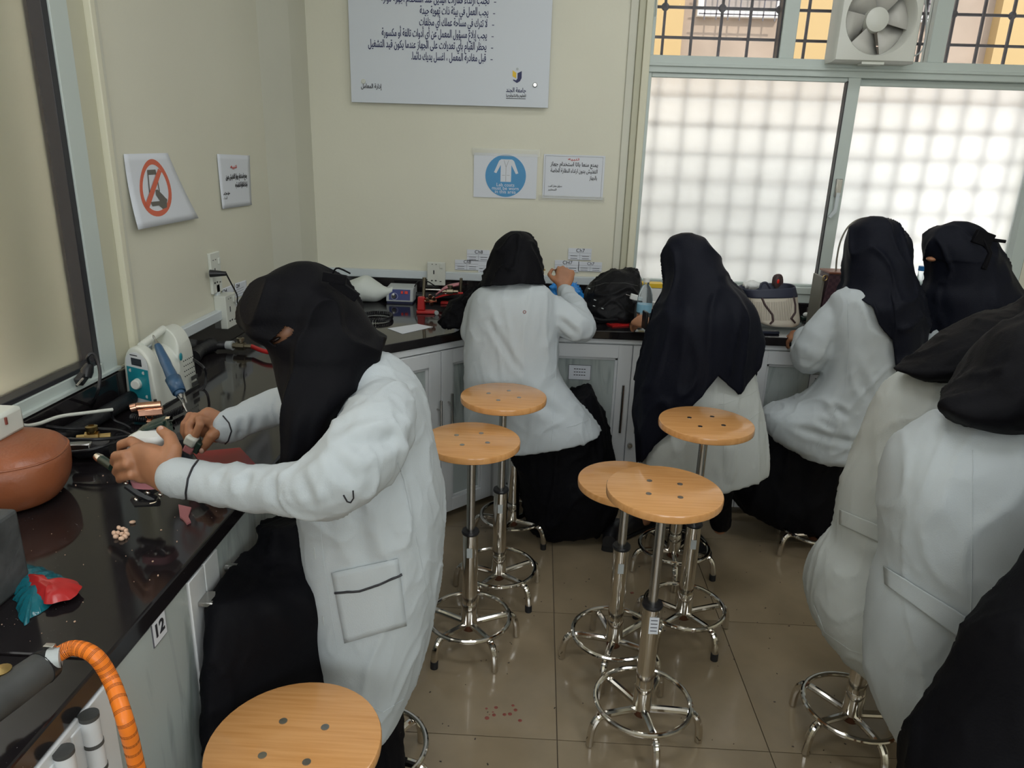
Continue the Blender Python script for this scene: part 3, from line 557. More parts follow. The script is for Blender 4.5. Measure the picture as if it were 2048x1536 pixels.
def drape(name, secs, m, parent, hem=None, n=72, rows=60, folds=(), th=.003, drop=None, wr=None):
    """hanging scarf: open shell whose lower edge follows hem(px)->py on its near side"""
    A = np.array([np.concatenate([np.array(q) for q in s]) for s in secs]); k = len(A); TT = 240; pts = np.zeros((n, TT, 3))
    for a, t in enumerate(np.linspace(0, k - 1, TT)):
        i = min(int(t), k - 2); u = t - i; p0, p1, p2, p3 = A[max(i - 1, 0)], A[i], A[i + 1], A[min(i + 2, k - 1)]
        q = .5 * ((2 * p1) + (p2 - p0) * u + (2 * p0 - 5 * p1 + 4 * p2 - p3) * u * u + (3 * p1 - p0 - 3 * p2 + p3) * u ** 3)
        for j in range(n):
            th_ = 2 * PI * j / n; f = 1
            for (fr_, am, ph, t0) in folds: f += am * max(0, (a / TT - t0)) * math.cos(fr_ * th_ + ph + 2.0 * a / TT)
            pts[j, a] = q[0:3] + (q[3:6] * math.cos(th_) + q[6:9] * math.sin(th_)) * f
    g = G(); vs = []
    for j in range(n):
        T = TT - 1
        if hem:
            pp = proj(pts[j]); hit = [a for a in range(TT) if pp[a, 1] > hem(pp[a, 0], pts[j, a])]
            if hit: T = max(hit[0], 2)
        col = pts[j]
        for r_ in range(rows):
            x = T * r_ / (rows - 1); i = min(int(x), TT - 2); vs.append(tuple(col[i] * (1 - (x - i)) + col[i + 1] * (x - i)))
    f = [(j * rows + i, ((j + 1) % n) * rows + i, ((j + 1) % n) * rows + i + 1, j * rows + i + 1) for j in range(n) for i in range(rows - 1)]
    o_ = len(vs); vs.append(tuple(pts[:, 0].mean(0))); f += [(o_, ((j + 1) % n) * rows, j * rows) for j in range(n)]
    if drop: f = [q for q in f if not drop(sum((Vector(vs[i]) for i in q), Vector()) / 4)]
    g.add(vs, f); o = obj(name, g, m, parent, smooth=0); me = o.data; me.polygons.foreach_set('use_smooth', [True] * len(me.polygons))
    if wr:
        am, sc = wr; nv = len(me.vertices); co = np.empty(nv * 3); no = np.empty(nv * 3); me.vertices.foreach_get('co', co); me.vertices.foreach_get('normal', no); co = co.reshape(-1, 3); no = no.reshape(-1, 3)
        for i in range(o_):
            fade = min(1, (i % rows) / rows * 5); p = Vector((co[i, 0] * sc, co[i, 1] * sc, co[i, 2] * sc * .4)); p += noise.noise_vector(p * .6) * .8
            co[i] += no[i] * am * fade * (max(0, 1 - abs(noise.noise(p)) * 4) ** 2 * 1.3 - .3)
        me.vertices.foreach_set('co', co.ravel()); me.update()
    q = o.modifiers.new('thickness', 'SOLIDIFY'); q.thickness = th; q.offset = -1
    return o
def lerp(pts):
    xs_, ys_ = zip(*pts); return lambda x, p=None: float(np.interp(x, xs_, ys_))
# ---------------------------------------------------------- A: centre, white coat, back to us
Y = 2.72
A = body('centre person seen from behind, white lab coat and black headscarf, at the back worktop', None, P(1032, 518, Y=2.8), (.1, 1, -.35), P(1030, 575, Y=2.78), P(1020, 830, Y=2.78), [P(975, 605, Y=Y), P(1090, 605, Y=Y)],
         [P(960, 690, Y=2.78), P(1158, 655, Y=2.74)], [P(1010, 640, Y=3.12), P(1126, 583, Y=2.98)], [P(1090, 850, Y=2.95), P(1160, 850, Y=2.95)], [Vector((.2, 2.90, .06)), Vector((.24, 2.86, .06))],
         [(P(1126, 580, Y=3.0), (.06, .25, .5), (.2, -1, .4), (-1, 0, .1), .95, 1.1)], voxel=.006)
g = G(); g.loft([sec((1000, 562), (1065, 562), Y, d=.05), sec((955, 580), (1100, 578), Y, d=.09), sec((938, 612), (1112, 610), Y, d=.115), sec((932, 660), (1115, 655), Y, d=.125), sec((929, 710), (1116, 705), Y, d=.13), sec((928, 760), (1122, 750), Y, d=.14), sec((928, 810), (1155, 800), Y, d=.155), sec((928, 860), (1192, 843), Y, d=.17), sec((932, 893), (1205, 862), Y, d=.17)], 40, 50, 2.3)
chain(g, bez([P(1085, 612, Y=2.75), P(1135, 640, Y=2.73), P(1162, 655, Y=2.74), P(1150, 618, Y=2.86), P(1130, 585, Y=2.97)], 9), [.062, .064, .066, .066, .064, .056, .050, .044, .038])
chain(g, bez([P(965, 612, Y=2.75), P(950, 670, Y=2.77), P(985, 670, Y=2.92), P(1010, 640, Y=3.1)], 8), [.06, .06, .06, .056, .052, .048, .042, .04])
co = cloth('lab_coat', g, 'coat', A, .0085, 6, (.006, 9, (1, 1, .4)), [(P(975, 640, Y=2.6), P(1040, 745, Y=2.58), .012, .008), (P(1120, 640, Y=2.66), P(1150, 668, Y=2.66), .012, .012), (P(1095, 700, Y=2.6), P(1125, 665, Y=2.64), .010, .012), (P(1060, 800, Y=2.58), P(1180, 855, Y=2.58), .02, .008), (P(1100, 700, Y=2.6), P(1118, 760, Y=2.6), .012, .008)], 1)
seam('seam', co, [(1112, 660), (1112, 740), (1108, 800), (1103, 893)], .0009, 'coat'); seam('pocket_edge', co, [(1133, 855), (1150, 851), (1177, 840)], .0012, 'coat')
q = surf(co, 1049, 624); obj('logo_mark', G().ring(q[0], .005, .0012, 16, 5, ax=q[1]), 'red_drop', co)
drape('headscarf', [sec((1020, 463), (1044, 463), 2.8, d=.025), sec((1003, 473), (1062, 472), 2.8, d=.07), sec((988, 500), (1076, 498), 2.79, d=.10), sec((975, 532), (1083, 528), 2.77, d=.115), sec((966, 556), (1085, 558), 2.74, d=.12), sec((962, 580), (1086, 578), 2.72, d=.135)], 'black_cloth', A, hem=lerp([(940, 573), (980, 571), (1040, 567), (1090, 568)]), folds=[(7, .05, 0, .2), (13, .03, 1, .3)], wr=(.008, 12))
g = G(); g.loft([sec((975, 545), (1000, 556), 2.78, d=.03), sec((945, 580), (985, 590), 2.86, d=.04), sec((915, 610), (955, 640), 2.96, d=.045), sec((885, 632), (935, 658), 3.05, d=.04)], 24, 24)
cloth('scarf_tail', g, 'black_cloth', A, .007, 4, (.007, 18, (1, 1, .5)), seed=4)
g = G(); g.loft([sec((1000, 845), (1185, 775), 2.85, d=.12), sec((1010, 880), (1208, 830), 2.85, d=.16), sec((1030, 930), (1226, 910), 2.85, d=.18), sec((1040, 985), (1238, 985), 2.85, d=.18), sec((1050, 1030), (1228, 1030), 2.85, d=.16), sec((1062, 1058), (1212, 1052), 2.85, d=.13)], 36, 40, 2.4)
cloth('skirt', g, 'black_cloth', A, .01, 4, (.014, 9, (1, 1, .3)), seed=2)
for p, a in (((0.370, 2.817, 0), 1.35), ((0.488, 2.904, 0), .8)): shoe(p, a, A)
# ---------------------------------------------------------- B: long navy scarf
Y = 2.58
B = body('person in white lab coat under a long navy scarf that falls below the waist', None, P(1379, 522, Y=2.67), (-.15, 1, -.4), P(1385, 575, Y=2.64), P(1400, 850, Y=2.62), [P(1340, 630, Y=Y), P(1465, 625, Y=Y)],
         [P(1325, 700, Y=2.66), P(1490, 690, Y=2.66)], [P(1312, 655, Y=2.98), P(1460, 640, Y=3.1)], [P(1350, 870, Y=2.85), P(1440, 870, Y=2.85)], [Vector((.52, 2.9, .06)), P(1440, 1055, Y=2.76)],
         [(P(1306, 652, Y=3.0), (-.5, .45, .1), (.3, -.6, .6), (0, .2, 1), .95, .8)], voxel=.006)
g = G(); g.loft([sec((1350, 590), (1440, 585), Y, d=.05), sec((1330, 630), (1480, 622), Y, d=.08), sec((1308, 700), (1500, 690), Y, d=.10), sec((1300, 760), (1508, 752), Y, d=.125), sec((1290, 820), (1523, 815), Y, d=.14), sec((1284, 880), (1533, 868), Y, d=.15), sec((1284, 930), (1537, 910), Y, d=.15), sec((1292, 982), (1537, 938), Y, d=.14)], 36, 44, 2.4)
co = cloth('lab_coat', g, 'coat_warm', B, .009, 5, (.006, 9, (1, 1, .3)), [(P(1500, 770, Y=2.45), P(1462, 850, Y=2.43), .012, .006), (P(1462, 890, Y=2.42), P(1462, 960, Y=2.42), .008, .02)], 3)
for q_ in ([(1400, 815), (1450, 808), (1500, 790), (1514, 780)], [(1440, 862), (1475, 850), (1500, 838), (1520, 824)], [(1447, 770), (1449, 880), (1447, 975)]): seam('seam', co, q_, .0009, 'coat_warm')
def hemB(x, p):
    if p[1] > 2.6: return 760
    return float(np.interp(x, [1262, 1285, 1300, 1335, 1385, 1437, 1480, 1508, 1530], [925, 922, 900, 868, 812, 752, 790, 752, 715]))
drape('headscarf', [sec((1360, 467), (1385, 466), 2.68, d=.025), sec((1338, 477), (1412, 480), 2.68, d=.07), sec((1325, 508), (1432, 507), 2.67, d=.105), sec((1328, 540), (1446, 533), 2.65, d=.12), sec((1328, 568), (1458, 560), 2.62, d=.125), sec((1318, 600), (1490, 588), 2.6, d=.14), sec((1303, 640), (1513, 620), Y, d=.15), sec((1286, 700), (1521, 670), Y, d=.16), sec((1270, 760), (1518, 735), Y, d=.165), sec((1267, 830), (1510, 800), Y, d=.165), sec((1272, 930), (1500, 900), Y, d=.165)], 'navy_cloth', B, hem=hemB, n=120, rows=90, folds=[(6, .03, 1, .15), (11, .035, 2, .3)], wr=(.009, 8))
g = G(); chain(g, [P(1430, 900, Y=2.62), P(1438, 985, Y=2.66), P(1440, 1045, Y=2.74)], [.07, .055, .045]); g.loft([sec((1295, 860), (1470, 860), 2.7, d=.12), sec((1300, 960), (1470, 950), 2.72, d=.13), sec((1330, 1010), (1440, 1000), 2.75, d=.1)], 24, 16)
cloth('skirt', g, 'black_cloth', B, .01, 4, (.006, 10, (1, 1, .3)), seed=5)
shoe((.70, 2.80, 0), -1.2, B)
# ---------------------------------------------------------- C: white coat by the brown handbag
Y = 2.72
C_ = body('person in white lab coat and navy scarf sitting between striped tote and profile neighbour', None, P(1752, 495, Y=2.8), (-.3, 1, -.3), P(1755, 575, Y=2.78), P(1720, 830, Y=2.75), [P(1690, 615, Y=Y), P(1810, 620, Y=Y)],
          [P(1622, 712, Y=2.76), P(1810, 720, Y=2.85)], [P(1624, 674, Y=3.04), P(1780, 660, Y=3.15)], [P(1600, 850, Y=2.9), P(1650, 850, Y=2.98)], [Vector((1.15, 2.9, .06)), Vector((1.3, 2.98, .06))],
          [(P(1624, 670, Y=3.06), (-.55, .3, -.12), (.2, -.4, .8), (.5, .8, 0), .8, .7)], voxel=.006)
g = G(); g.loft([sec((1700, 574), (1790, 575), Y, d=.05), sec((1668, 592), (1800, 590), Y, d=.085), sec((1655, 640), (1806, 640), Y, d=.11), sec((1656, 700), (1806, 700), Y, d=.12), sec((1645, 755), (1800, 765), Y, d=.13), sec((1600, 795), (1795, 815), 2.76, Y, d=.15), sec((1528, 822), (1790, 850), 2.8, Y, d=.165), sec((1532, 862), (1778, 885), 2.8, Y, d=.165), sec((1590, 898), (1755, 905), 2.76, Y, d=.15), sec((1640, 915), (1725, 914), 2.74, Y, d=.1)], 40, 60, 2.2)
chain(g, bez([P(1683, 622, Y=2.74), P(1640, 670, Y=2.74), P(1620, 712, Y=2.76), P(1612, 690, Y=2.88), P(1608, 672, Y=3.0)], 9), [.058, .066, .070, .072, .070, .064, .058, .05, .045])
chain(g, bez([P(1812, 625, Y=2.78), P(1815, 715, Y=2.85), P(1782, 665, Y=3.12)], 6), [.06, .06, .06, .055, .05, .045])
co = cloth('lab_coat', g, 'coat', C_, .0085, 6, (.007, 9, (1, 1, .45)), [(P(1661, 705, Y=2.63), P(1640, 770, Y=2.62), .010, .016), (P(1700, 700, Y=2.59), P(1740, 800, Y=2.58), .016, .010), (P(1600, 815, Y=2.62), P(1680, 870, Y=2.58), .014, .012), (P(1630, 790, Y=2.62), P(1690, 830, Y=2.6), .012, .012), (P(1560, 850, Y=2.64), P(1720, 890, Y=2.58), .014, .008)], 7)
seam('seam', co, [(1695, 600), (1698, 700), (1690, 780), (1632, 900)], .0009, 'coat')
def hemC(x, p):
    if p[1] > 2.75: return 640
    return float(np.interp(x, [1660, 1678, 1713, 1746, 1756, 1773, 1787, 1790, 1850], [572, 577, 592, 613, 645, 666, 680, 745, 745]))
drape('headscarf', [sec((1740, 433), (1765, 433), 2.8, d=.025), sec((1712, 448), (1795, 447), 2.8, d=.07), sec((1694, 485), (1815, 482), 2.8, d=.10), sec((1691, 530), (1822, 525), 2.78, d=.115), sec((1688, 565), (1830, 565), 2.76, d=.12), sec((1675, 600), (1842, 600), 2.73, d=.135), sec((1672, 650), (1848, 650), Y, d=.14), sec((1680, 700), (1842, 700), Y, d=.145), sec((1690, 760), (1835, 760), Y, d=.145)], 'navy_cloth', C_, hem=hemC, n=110, rows=80, folds=[(7, .05, .6, .1), (12, .03, 2, .3)], wr=(.010, 9))
g = G(); g.loft([sec((1560, 860), (1720, 870), 2.85, d=.1), sec((1470, 930), (1720, 930), 2.9, d=.14), sec((1462, 985), (1715, 990), 2.9, d=.15), sec((1500, 1025), (1700, 1040), 2.9, d=.14), sec((1560, 1050), (1670, 1060), 2.88, d=.1)], 36, 34, 2.3)
cloth('skirt', g, 'black_cloth', C_, .011, 4, (.012, 8, (1, 1, .4)), seed=8)
# ---------------------------------------------------------- D: profile with face veil
Y = 2.86
D_ = body('person in profile wearing black face veil with ribbon bow, by the blue-capped bottle', None, P(1906, 508, Y=Y), (-1, .15, -.15), P(1930, 590, Y=Y), P(1960, 850, Y=Y), [P(1880, 640, Y=Y), P(2030, 640, Y=Y)],
          [P(1850, 760, Y=2.95), P(2070, 760, Y=2.9)], [P(1800, 720, Y=3.15), P(2050, 760, Y=3.1)], [P(1900, 900, Y=3.0), P(2000, 900, Y=3.0)], [Vector((1.7, 2.95, .06)), Vector((1.9, 2.95, .06))], voxel=.007)
g = G(); g.loft([sec((1890, 600), (2010, 600), Y, d=.06), sec((1845, 650), (2060, 650), Y, d=.11), sec((1832, 700), (2080, 700), Y, d=.13), sec((1820, 760), (2090, 760), Y, d=.14), sec((1815, 860), (2100, 860), Y, d=.16), sec((1810, 900), (2100, 900), Y, d=.15)], 32, 30)
cloth('lab_coat', g, 'coat', D_, .01, 4, (.007, 9, (1, 1, .4)), seed=9)
def hemD(x, p): return float(np.interp(x, [1830, 1864, 1905, 1950, 2048], [655, 666, 672, 672, 690]))
drape('headscarf', [sec((1908, 443), (1935, 443), Y, d=.025), sec((1866, 460), (1962, 458), Y, d=.07), sec((1847, 484), (1985, 485), Y, d=.10), sec((1849, 512), (2002, 512), Y, d=.115), sec((1856, 525), (2010, 525), Y, d=.115), sec((1856, 560), (2030, 560), Y, d=.12), sec((1843, 588), (2046, 590), Y, d=.135), sec((1846, 625), (2058, 625), Y, d=.145), sec((1846, 690), (2066, 690), Y, d=.155)], 'navy_cloth', D_, hem=hemD, n=90, rows=70, folds=[(7, .04, .6, .25), (12, .025, 2, .3)], wr=(.010, 9), drop=lambda c: 514 < proj(c)[1] < 523 and proj(c)[0] < 1862 and c.y < 2.87)
g = G(); g.ball(P(1862, 518, Y=2.83), (.017, .02, .009)); obj('eye_area', g, 'skin', D_)
g = G(); c = P(1966, 477, Y=2.76); g.box(c, (.07, .02, .05), Matrix.Rotation(.3, 3, 'Y')); g.box(c + Vector((.05, 0, -.005)), (.07, .006, .012), Matrix.Rotation(.1, 3, 'Y')); g.tube([c, c + Vector((.03, -.01, -.05)), c + Vector((.02, -.01, -.11))], [.012, .01, .012], 6)
tag(obj('veil_bow', g, 'black_cloth', D_, bev=.003), 'ribbon bow tying the face veil')
# ---------------------------------------------------------- E and F: two white coats at the right edge
Y = 1.77
E_ = body('farther person at right edge, white lab coat, black scarf spread over the shoulder', None, P(2145, 640, Y=Y), (-.3, 1, -.2), P(2100, 720, Y=Y), P(1830, 1130, Y=1.76), [P(1850, 790, Y=Y), P(2080, 790, Y=Y)],
          [P(1800, 900, Y=1.95), P(2150, 900, Y=1.95)], [P(1850, 850, Y=2.2), P(2100, 850, Y=2.2)], [P(1880, 1180, Y=2.0), P(1990, 1180, Y=2.0)], [Vector((1.22, 1.95, .08)), Vector((1.35, 1.95, .08))], voxel=.009)
g = G(); g.loft([sec((1880, 730), (2080, 700), Y, d=.06), sec((1795, 755), (2100, 750), Y, d=.10), sec((1752, 810), (2100, 810), Y, d=.13), sec((1722, 890), (2060, 890), Y, d=.145), sec((1694, 960), (2020, 960), Y, d=.15), sec((1680, 1025), (1990, 1030), Y, d=.155), sec((1672, 1080), (1960, 1090), Y, d=.16), sec((1640, 1125), (1950, 1140), Y, d=.19), sec((1624, 1190), (1950, 1200), Y, d=.25), sec((1632, 1245), (1950, 1260), Y, d=.25), sec((1670, 1292), (1940, 1300), Y, d=.23), sec((1730, 1322), (1920, 1325), Y, d=.1)], 40, 70, 2.3)
co = cloth('lab_coat', g, 'coat_warm', E_, .009, 6, (.005, 11, (1, 1, .45)), [(P(1790, 800, Y=1.66), P(1735, 960, Y=1.66), .018, .012), (P(1680, 1012, Y=1.68), P(1770, 975, Y=1.64), .014, .014), (P(1690, 1110, Y=1.66), P(1650, 1190, Y=1.66), .02, .008), (P(1705, 1070, Y=1.64), P(1760, 1130, Y=1.64), .012, .01)], 11)
patch('back_belt', co, [(1681, 1018), (1760, 1050), (1760, 1085), (1681, 1048)], 'coat_warm', .0025); seam('hem_seam', co, [(1628, 1210), (1650, 1265), (1700, 1300), (1738, 1312)], .001, 'coat_warm')
V2 = lambda x, yt, yb, Yc, d: sec((x, yt), (x + 6, yb), Yc, d=d)
g = G(); g.loft([V2(1779, 737, 742, 1.72, .01), V2(1826, 722, 752, 1.72, .06), V2(1883, 684, 764, 1.74, .10), V2(1938, 652, 795, 1.76, .13), V2(1990, 628, 815, 1.78, .14), V2(2045, 612, 830, 1.8, .14), V2(2105, 560, 830, 1.8, .13), V2(2160, 530, 820, 1.8, .13), V2(2215, 560, 780, 1.8, .11), V2(2240, 620, 700, 1.8, .05)], 40, 50, 2)
cloth('headscarf', g, 'black_cloth', E_, .008, 4, (.007, 9, (.5, 1, 1)), [(P(1830, 735, Y=1.66), P(2040, 690, Y=1.62), .015, .01), (P(1880, 700, Y=1.64), P(2040, 650, Y=1.62), .012, .008)], 12)
Y = 1.40
F_ = body('person in white lab coat nearest at right edge, back belt on coat, black headscarf', None, P(2190, 690, Y=1.48), (-.2, 1, -.2), P(2120, 800, Y=1.45), P(1930, 1330, Y=1.45), [P(1860, 930, Y=1.45), P(2180, 930, Y=1.45)],
          [P(1880, 1100, Y=1.5), P(2220, 1100, Y=1.5)], [P(1950, 1100, Y=1.52), P(2200, 1100, Y=1.7)], [P(2000, 1380, Y=1.5), P(2080, 1400, Y=1.6)], [Vector((1.2, 1.5, .06)), Vector((1.3, 1.5, .06))], voxel=.009)
g = G(); g.loft([sec((1960, 830), (2200, 800), Y, d=.06), sec((1860, 850), (2260, 840), Y, d=.11), sec((1795, 900), (2290, 900), Y, d=.14), sec((1773, 960), (2280, 960), Y, d=.155), sec((1768, 1040), (2260, 1040), Y, d=.16), sec((1770, 1120), (2230, 1120), Y, d=.165), sec((1752, 1190), (2210, 1200), Y, d=.17), sec((1740, 1270), (2200, 1280), Y, d=.17), sec((1738, 1350), (2200, 1360), Y, d=.17), sec((1762, 1430), (2190, 1440), Y, d=.165), sec((1800, 1490), (2170, 1500), Y, d=.15), sec((1840, 1525), (2140, 1540), Y, d=.12)], 44, 70, 2.4)
co = cloth('lab_coat', g, 'coat', F_, .009, 6, (.005, 10, (1, 1, .4)), [(P(1790, 1140, Y=1.24), P(1765, 1300, Y=1.24), .02, .012), (P(1850, 950, Y=1.25), P(1960, 1020, Y=1.24), .03, .008), (P(1950, 1230, Y=1.24), P(1880, 1400, Y=1.24), .03, .008)], 13)
patch('back_belt', co, [(1772, 1131), (1936, 1233), (1934, 1286), (1774, 1168)], 'coat', .005); seam('seam', co, [(1946, 900), (1945, 1050), (1942, 1230), (1930, 1340)], .001, 'coat')
g = G(); g.loft([V2(1881, 811, 822, 1.33, .01), V2(1902, 795, 842, 1.34, .05), V2(1948, 756, 856, 1.37, .10), V2(1990, 694, 862, 1.4, .13), V2(2030, 657, 866, 1.42, .14), V2(2090, 630, 868, 1.45, .15), V2(2160, 570, 870, 1.47, .15), V2(2240, 560, 860, 1.47, .14), V2(2300, 600, 830, 1.47, .1)], 40, 50, 2)
cloth('headscarf', g, 'black_cloth', F_, .008, 4, (.008, 8, (.5, 1, 1)), [(P(1910, 830, Y=1.27), P(2040, 800, Y=1.25), .012, .01)], 14)
# ---------------------------------------------------------- Gp: black abaya crossing the corner
Y = 1.02
Gp = body('person in black gown cut off by the bottom right corner of the view', None, P(2420, 560, Y=1.1), (-.6, 1, -.2), P(2400, 700, Y=1.1), P(2300, 1250, Y=1.08), [P(2300, 850, Y=1.08), P(2500, 850, Y=1.08)],
          [P(2280, 1050, Y=1.1), P(2560, 1050, Y=1.1)], [P(2250, 1180, Y=1.1), P(2450, 1180, Y=1.2)], [P(2120, 1400, Y=1.04), P(2250, 1420, Y=1.1)], [Vector((.78, 1.05, .06)), Vector((.92, 1.05, .06))], voxel=.009)
g = G(); g.loft([sec((2340, 680), (2470, 680), 1.08, d=.05), sec((2260, 800), (2560, 800), 1.08, d=.11), sec((2200, 1000), (2600, 1000), 1.07, d=.13), sec((2058, 1160), (2600, 1170), 1.05, d=.13), sec((1980, 1258), (2560, 1280), Y, d=.13), sec((1902, 1370), (2500, 1380), Y, d=.13), sec((1842, 1462), (2440, 1480), Y, d=.13), sec((1815, 1520), (2400, 1560), Y, d=.13), sec((1812, 1640), (2350, 1700), Y, d=.13), sec((1830, 1900), (2300, 1950), Y, d=.12)], 44, 60, 2.3)
cloth('gown', g, 'black_cloth', Gp, .011, 5, (.010, 7, (1, 1, .4)), seed=15)
g = G(); g.ball(P(2420, 560, Y=1.1), (.115, .125, .145)); g.loft([(P(2420, 600, Y=1.1), (.1, 0, 0), (0, .1, 0)), (P(2410, 700, Y=1.1), (.12, 0, 0), (0, .11, 0)), (P(2400, 800, Y=1.08), (.2, 0, 0), (0, .13, 0))], 30, 20)
cloth('headscarf', g, 'black_cloth', Gp, .01, 4, (.006, 9, (1, 1, .5)), seed=16)
# ---------------------------------------------------------- H: working at the left counter
Y = 1.42
def handsH(g):
    # near left hand: back of the hand to us, fingers wrapped round the plaster model
    w = P(352, 952, Y=1.225); kn = [P(291, 898, Y=1.27), P(279, 917, Y=1.255), P(278, 937, Y=1.25), P(284, 957, Y=1.25)]
    g.loft([(P(372, 958, Y=1.22), (0, .012, .026), (.005, .018, 0)), (w, (0, .010, .031), (.004, .020, 0)), (P(325, 940, Y=1.235), (-.004, .008, .042), (.006, .021, 0)), (P(302, 930, Y=1.25), (-.006, .004, .044), (.006, .0190, 0)), (P(284, 926, Y=1.255), (-.006, .002, .040), (.004, .015, 0)), (P(272, 924, Y=1.258), (-.006, .002, .034), (.004, .011, 0))], 20, 18, 2.4)
    F = [[P(262, 882, Y=1.275), P(243, 889, Y=1.29), P(243, 905, Y=1.31)], [P(252, 909, Y=1.245), P(232, 912, Y=1.265), P(228, 924, Y=1.29)], [P(254, 928, Y=1.235), P(237, 934, Y=1.255), P(232, 944, Y=1.28)], [P(262, 950, Y=1.235), P(246, 955, Y=1.25), P(239, 960, Y=1.275)]]
    for k, (a, f) in enumerate(zip(kn, F)):
        r = (.0107, .0109, .0104, .0095)[k]; chain(g, [a.lerp(w, .25), a] + f, [r, r * 1.08, r, r * .94, r * .82])
    chain(g, [P(338, 925, Y=1.235), P(348, 898, Y=1.25), P(340, 874, Y=1.27), P(322, 860, Y=1.29)], [.021, .0155, .0125, .0098])
    # far right hand pinching the occlusal block
    w = P(452, 858, Y=1.55); g.loft([(P(468, 852, Y=1.55), (0, .006, .026), (0, .019, 0)), (w, (.002, .006, .030), (0, .018, 0)), (P(428, 852, Y=1.545), (.008, .006, .036), (0, .018, .0)), (P(404, 840, Y=1.54), (.014, .006, .030), (0, .018, 0)), (P(390, 836, Y=1.54), (.016, .004, .020), (0, .014, 0))], 20, 18, 2.4)
    for k, (f, r) in enumerate([([P(398, 838, Y=1.515), P(400, 850, Y=1.50), P(392, 868, Y=1.495), P(387, 882, Y=1.50)], .0100), ([P(388, 834, Y=1.53), P(378, 850, Y=1.51), P(377, 868, Y=1.50), P(381, 882, Y=1.505)], .0104), ([P(380, 832, Y=1.55), P(369, 848, Y=1.535), P(369, 866, Y=1.53), P(375, 879, Y=1.53)], .0096), ([P(378, 838, Y=1.57), P(368, 850, Y=1.565), P(366, 864, Y=1.56)], .0085)]):
        chain(g, [f[0].lerp(w, .3)] + f, [r * 1.2] + [r * 1.12, r * 1.02, r * .96, r * .84][:len(f)])
    chain(g, [P(436, 862, Y=1.53), P(422, 872, Y=1.505), P(413, 886, Y=1.50), P(403, 900, Y=1.495)], [.017, .0135, .0115, .0092])
H = body('person in white lab coat and black face veil working with both hands at left counter', None, P(606, 618, Y=1.43), (-.72, -.12, -.55), P(652, 735, Y=1.42), P(735, 1180, Y=1.45), [P(745, 850, Y=1.33), P(690, 830, Y=1.53)],
         [P(640, 970, Y=1.165), P(562, 812, Y=1.625)], [P(352, 952, Y=1.225), P(455, 857, Y=1.55)], [P(520, 1240, Y=1.25), P(540, 1200, Y=1.4)], [Vector((-.45, 1.2, .06)), Vector((-.42, 1.45, .06))], voxel=.0038, hr=.074, skin_extra=handsH)
for q in (P(403, 902, Y=1.486), P(322, 858, Y=1.28)):
    g = G(); g.ball(q, (.006, .003, .007), n=10, m=6); obj('nail', g, 'nail', H)
g = G(); g.loft([sec((672, 775), (745, 700), Y, d=.06), sec((655, 830), (795, 728), Y, d=.12), sec((628, 880), (842, 790), Y, d=.15), sec((612, 950), (862, 880), Y, d=.165), sec((611, 1020), (882, 975), Y, d=.17), sec((617, 1095), (887, 1080), Y, d=.175), sec((626, 1180), (878, 1175), Y, d=.18), sec((640, 1265), (858, 1275), Y, d=.18), sec((650, 1330), (834, 1350), Y, d=.175), sec((657, 1385), (808, 1410), Y, d=.165), sec((690, 1425), (780, 1432), Y, d=.12)], 48, 90, 2.5)
chain(g, bez([P(770, 822, Y=1.32), P(745, 870, Y=1.25), P(700, 935, Y=1.18), P(640, 975, Y=1.155), P(560, 978, Y=1.165), P(470, 972, Y=1.19), P(400, 962, Y=1.21), P(352, 954, Y=1.225)], 14), [.066, .072, .074, .074, .072, .066, .058, .050, .045, .042, .040, .040, .040, .041], 16)
chain(g, bez([P(680, 800, Y=1.58), P(610, 810, Y=1.62), P(560, 812, Y=1.63), P(515, 828, Y=1.60), P(475, 845, Y=1.57), P(447, 858, Y=1.55)], 10), [.06, .058, .056, .052, .048, .045, .042, .039, .037, .037], 16)
cr = []
for a, b, ya, yb, w, h in [((590, 935), (625, 1010), 1.1, 1.08, .012, .012), ((618, 915), (660, 1000), 1.1, 1.08, .012, .012), ((650, 885), (700, 960), 1.12, 1.1, .014, .010), ((530, 940), (560, 1010), 1.11, 1.12, .012, .007), ((480, 925), (500, 985), 1.14, 1.15, .010, .006), ((430, 925), (445, 975), 1.16, 1.17, .009, .005), ((680, 860), (800, 835), 1.18, 1.24, .014, .008), ((700, 900), (800, 870), 1.14, 1.2, .014, .008), ((815, 870), (790, 960), 1.24, 1.24, .014, .012), ((700, 980), (775, 940), 1.2, 1.24, .014, .012), ((715, 1010), (730, 1130), 1.25, 1.24, .02, .010), ((860, 1000), (850, 1200), 1.28, 1.27, .02, .008), ((770, 1050), (790, 1120), 1.24, 1.24, .02, .006), ((590, 770), (575, 840), 1.55, 1.57, .010, .010), ((545, 775), (540, 850), 1.55, 1.56, .010, .010), ((515, 790), (505, 870), 1.54, 1.55, .009, .009), ((490, 800), (480, 880), 1.53, 1.54, .008, .007)]:
    cr.append((P(*a, Y=ya), P(*b, Y=yb), w, h))
co = cloth('lab_coat', g, 'coat', H, .006, 7, (.0055, 9, (1, 1, .5)), cr, 21)
for q_ in ([(396, 921), (385, 936), (376, 958), (372, 985), (373, 1004)],): seam('cuff_piping', co, q_, .0022, 'ink_black')
seam('cuff_piping', co, [(446, 832), (458, 846), (463, 862), (456, 882), (445, 893)], .0018, 'ink_black')
pk = patch('pocket', co, [(664, 1145), (795, 1116), (812, 1250), (690, 1285)], 'coat', .0022)
seam('pocket_piping', co, [(671, 1184), (720, 1180), (755, 1168), (803, 1147)], .0026, 'ink_black', off=.0035); seam('pocket_piping', co, [(687, 990), (694, 1003), (701, 1005), (707, 996), (706, 981)], .0014, 'ink_black', 4)
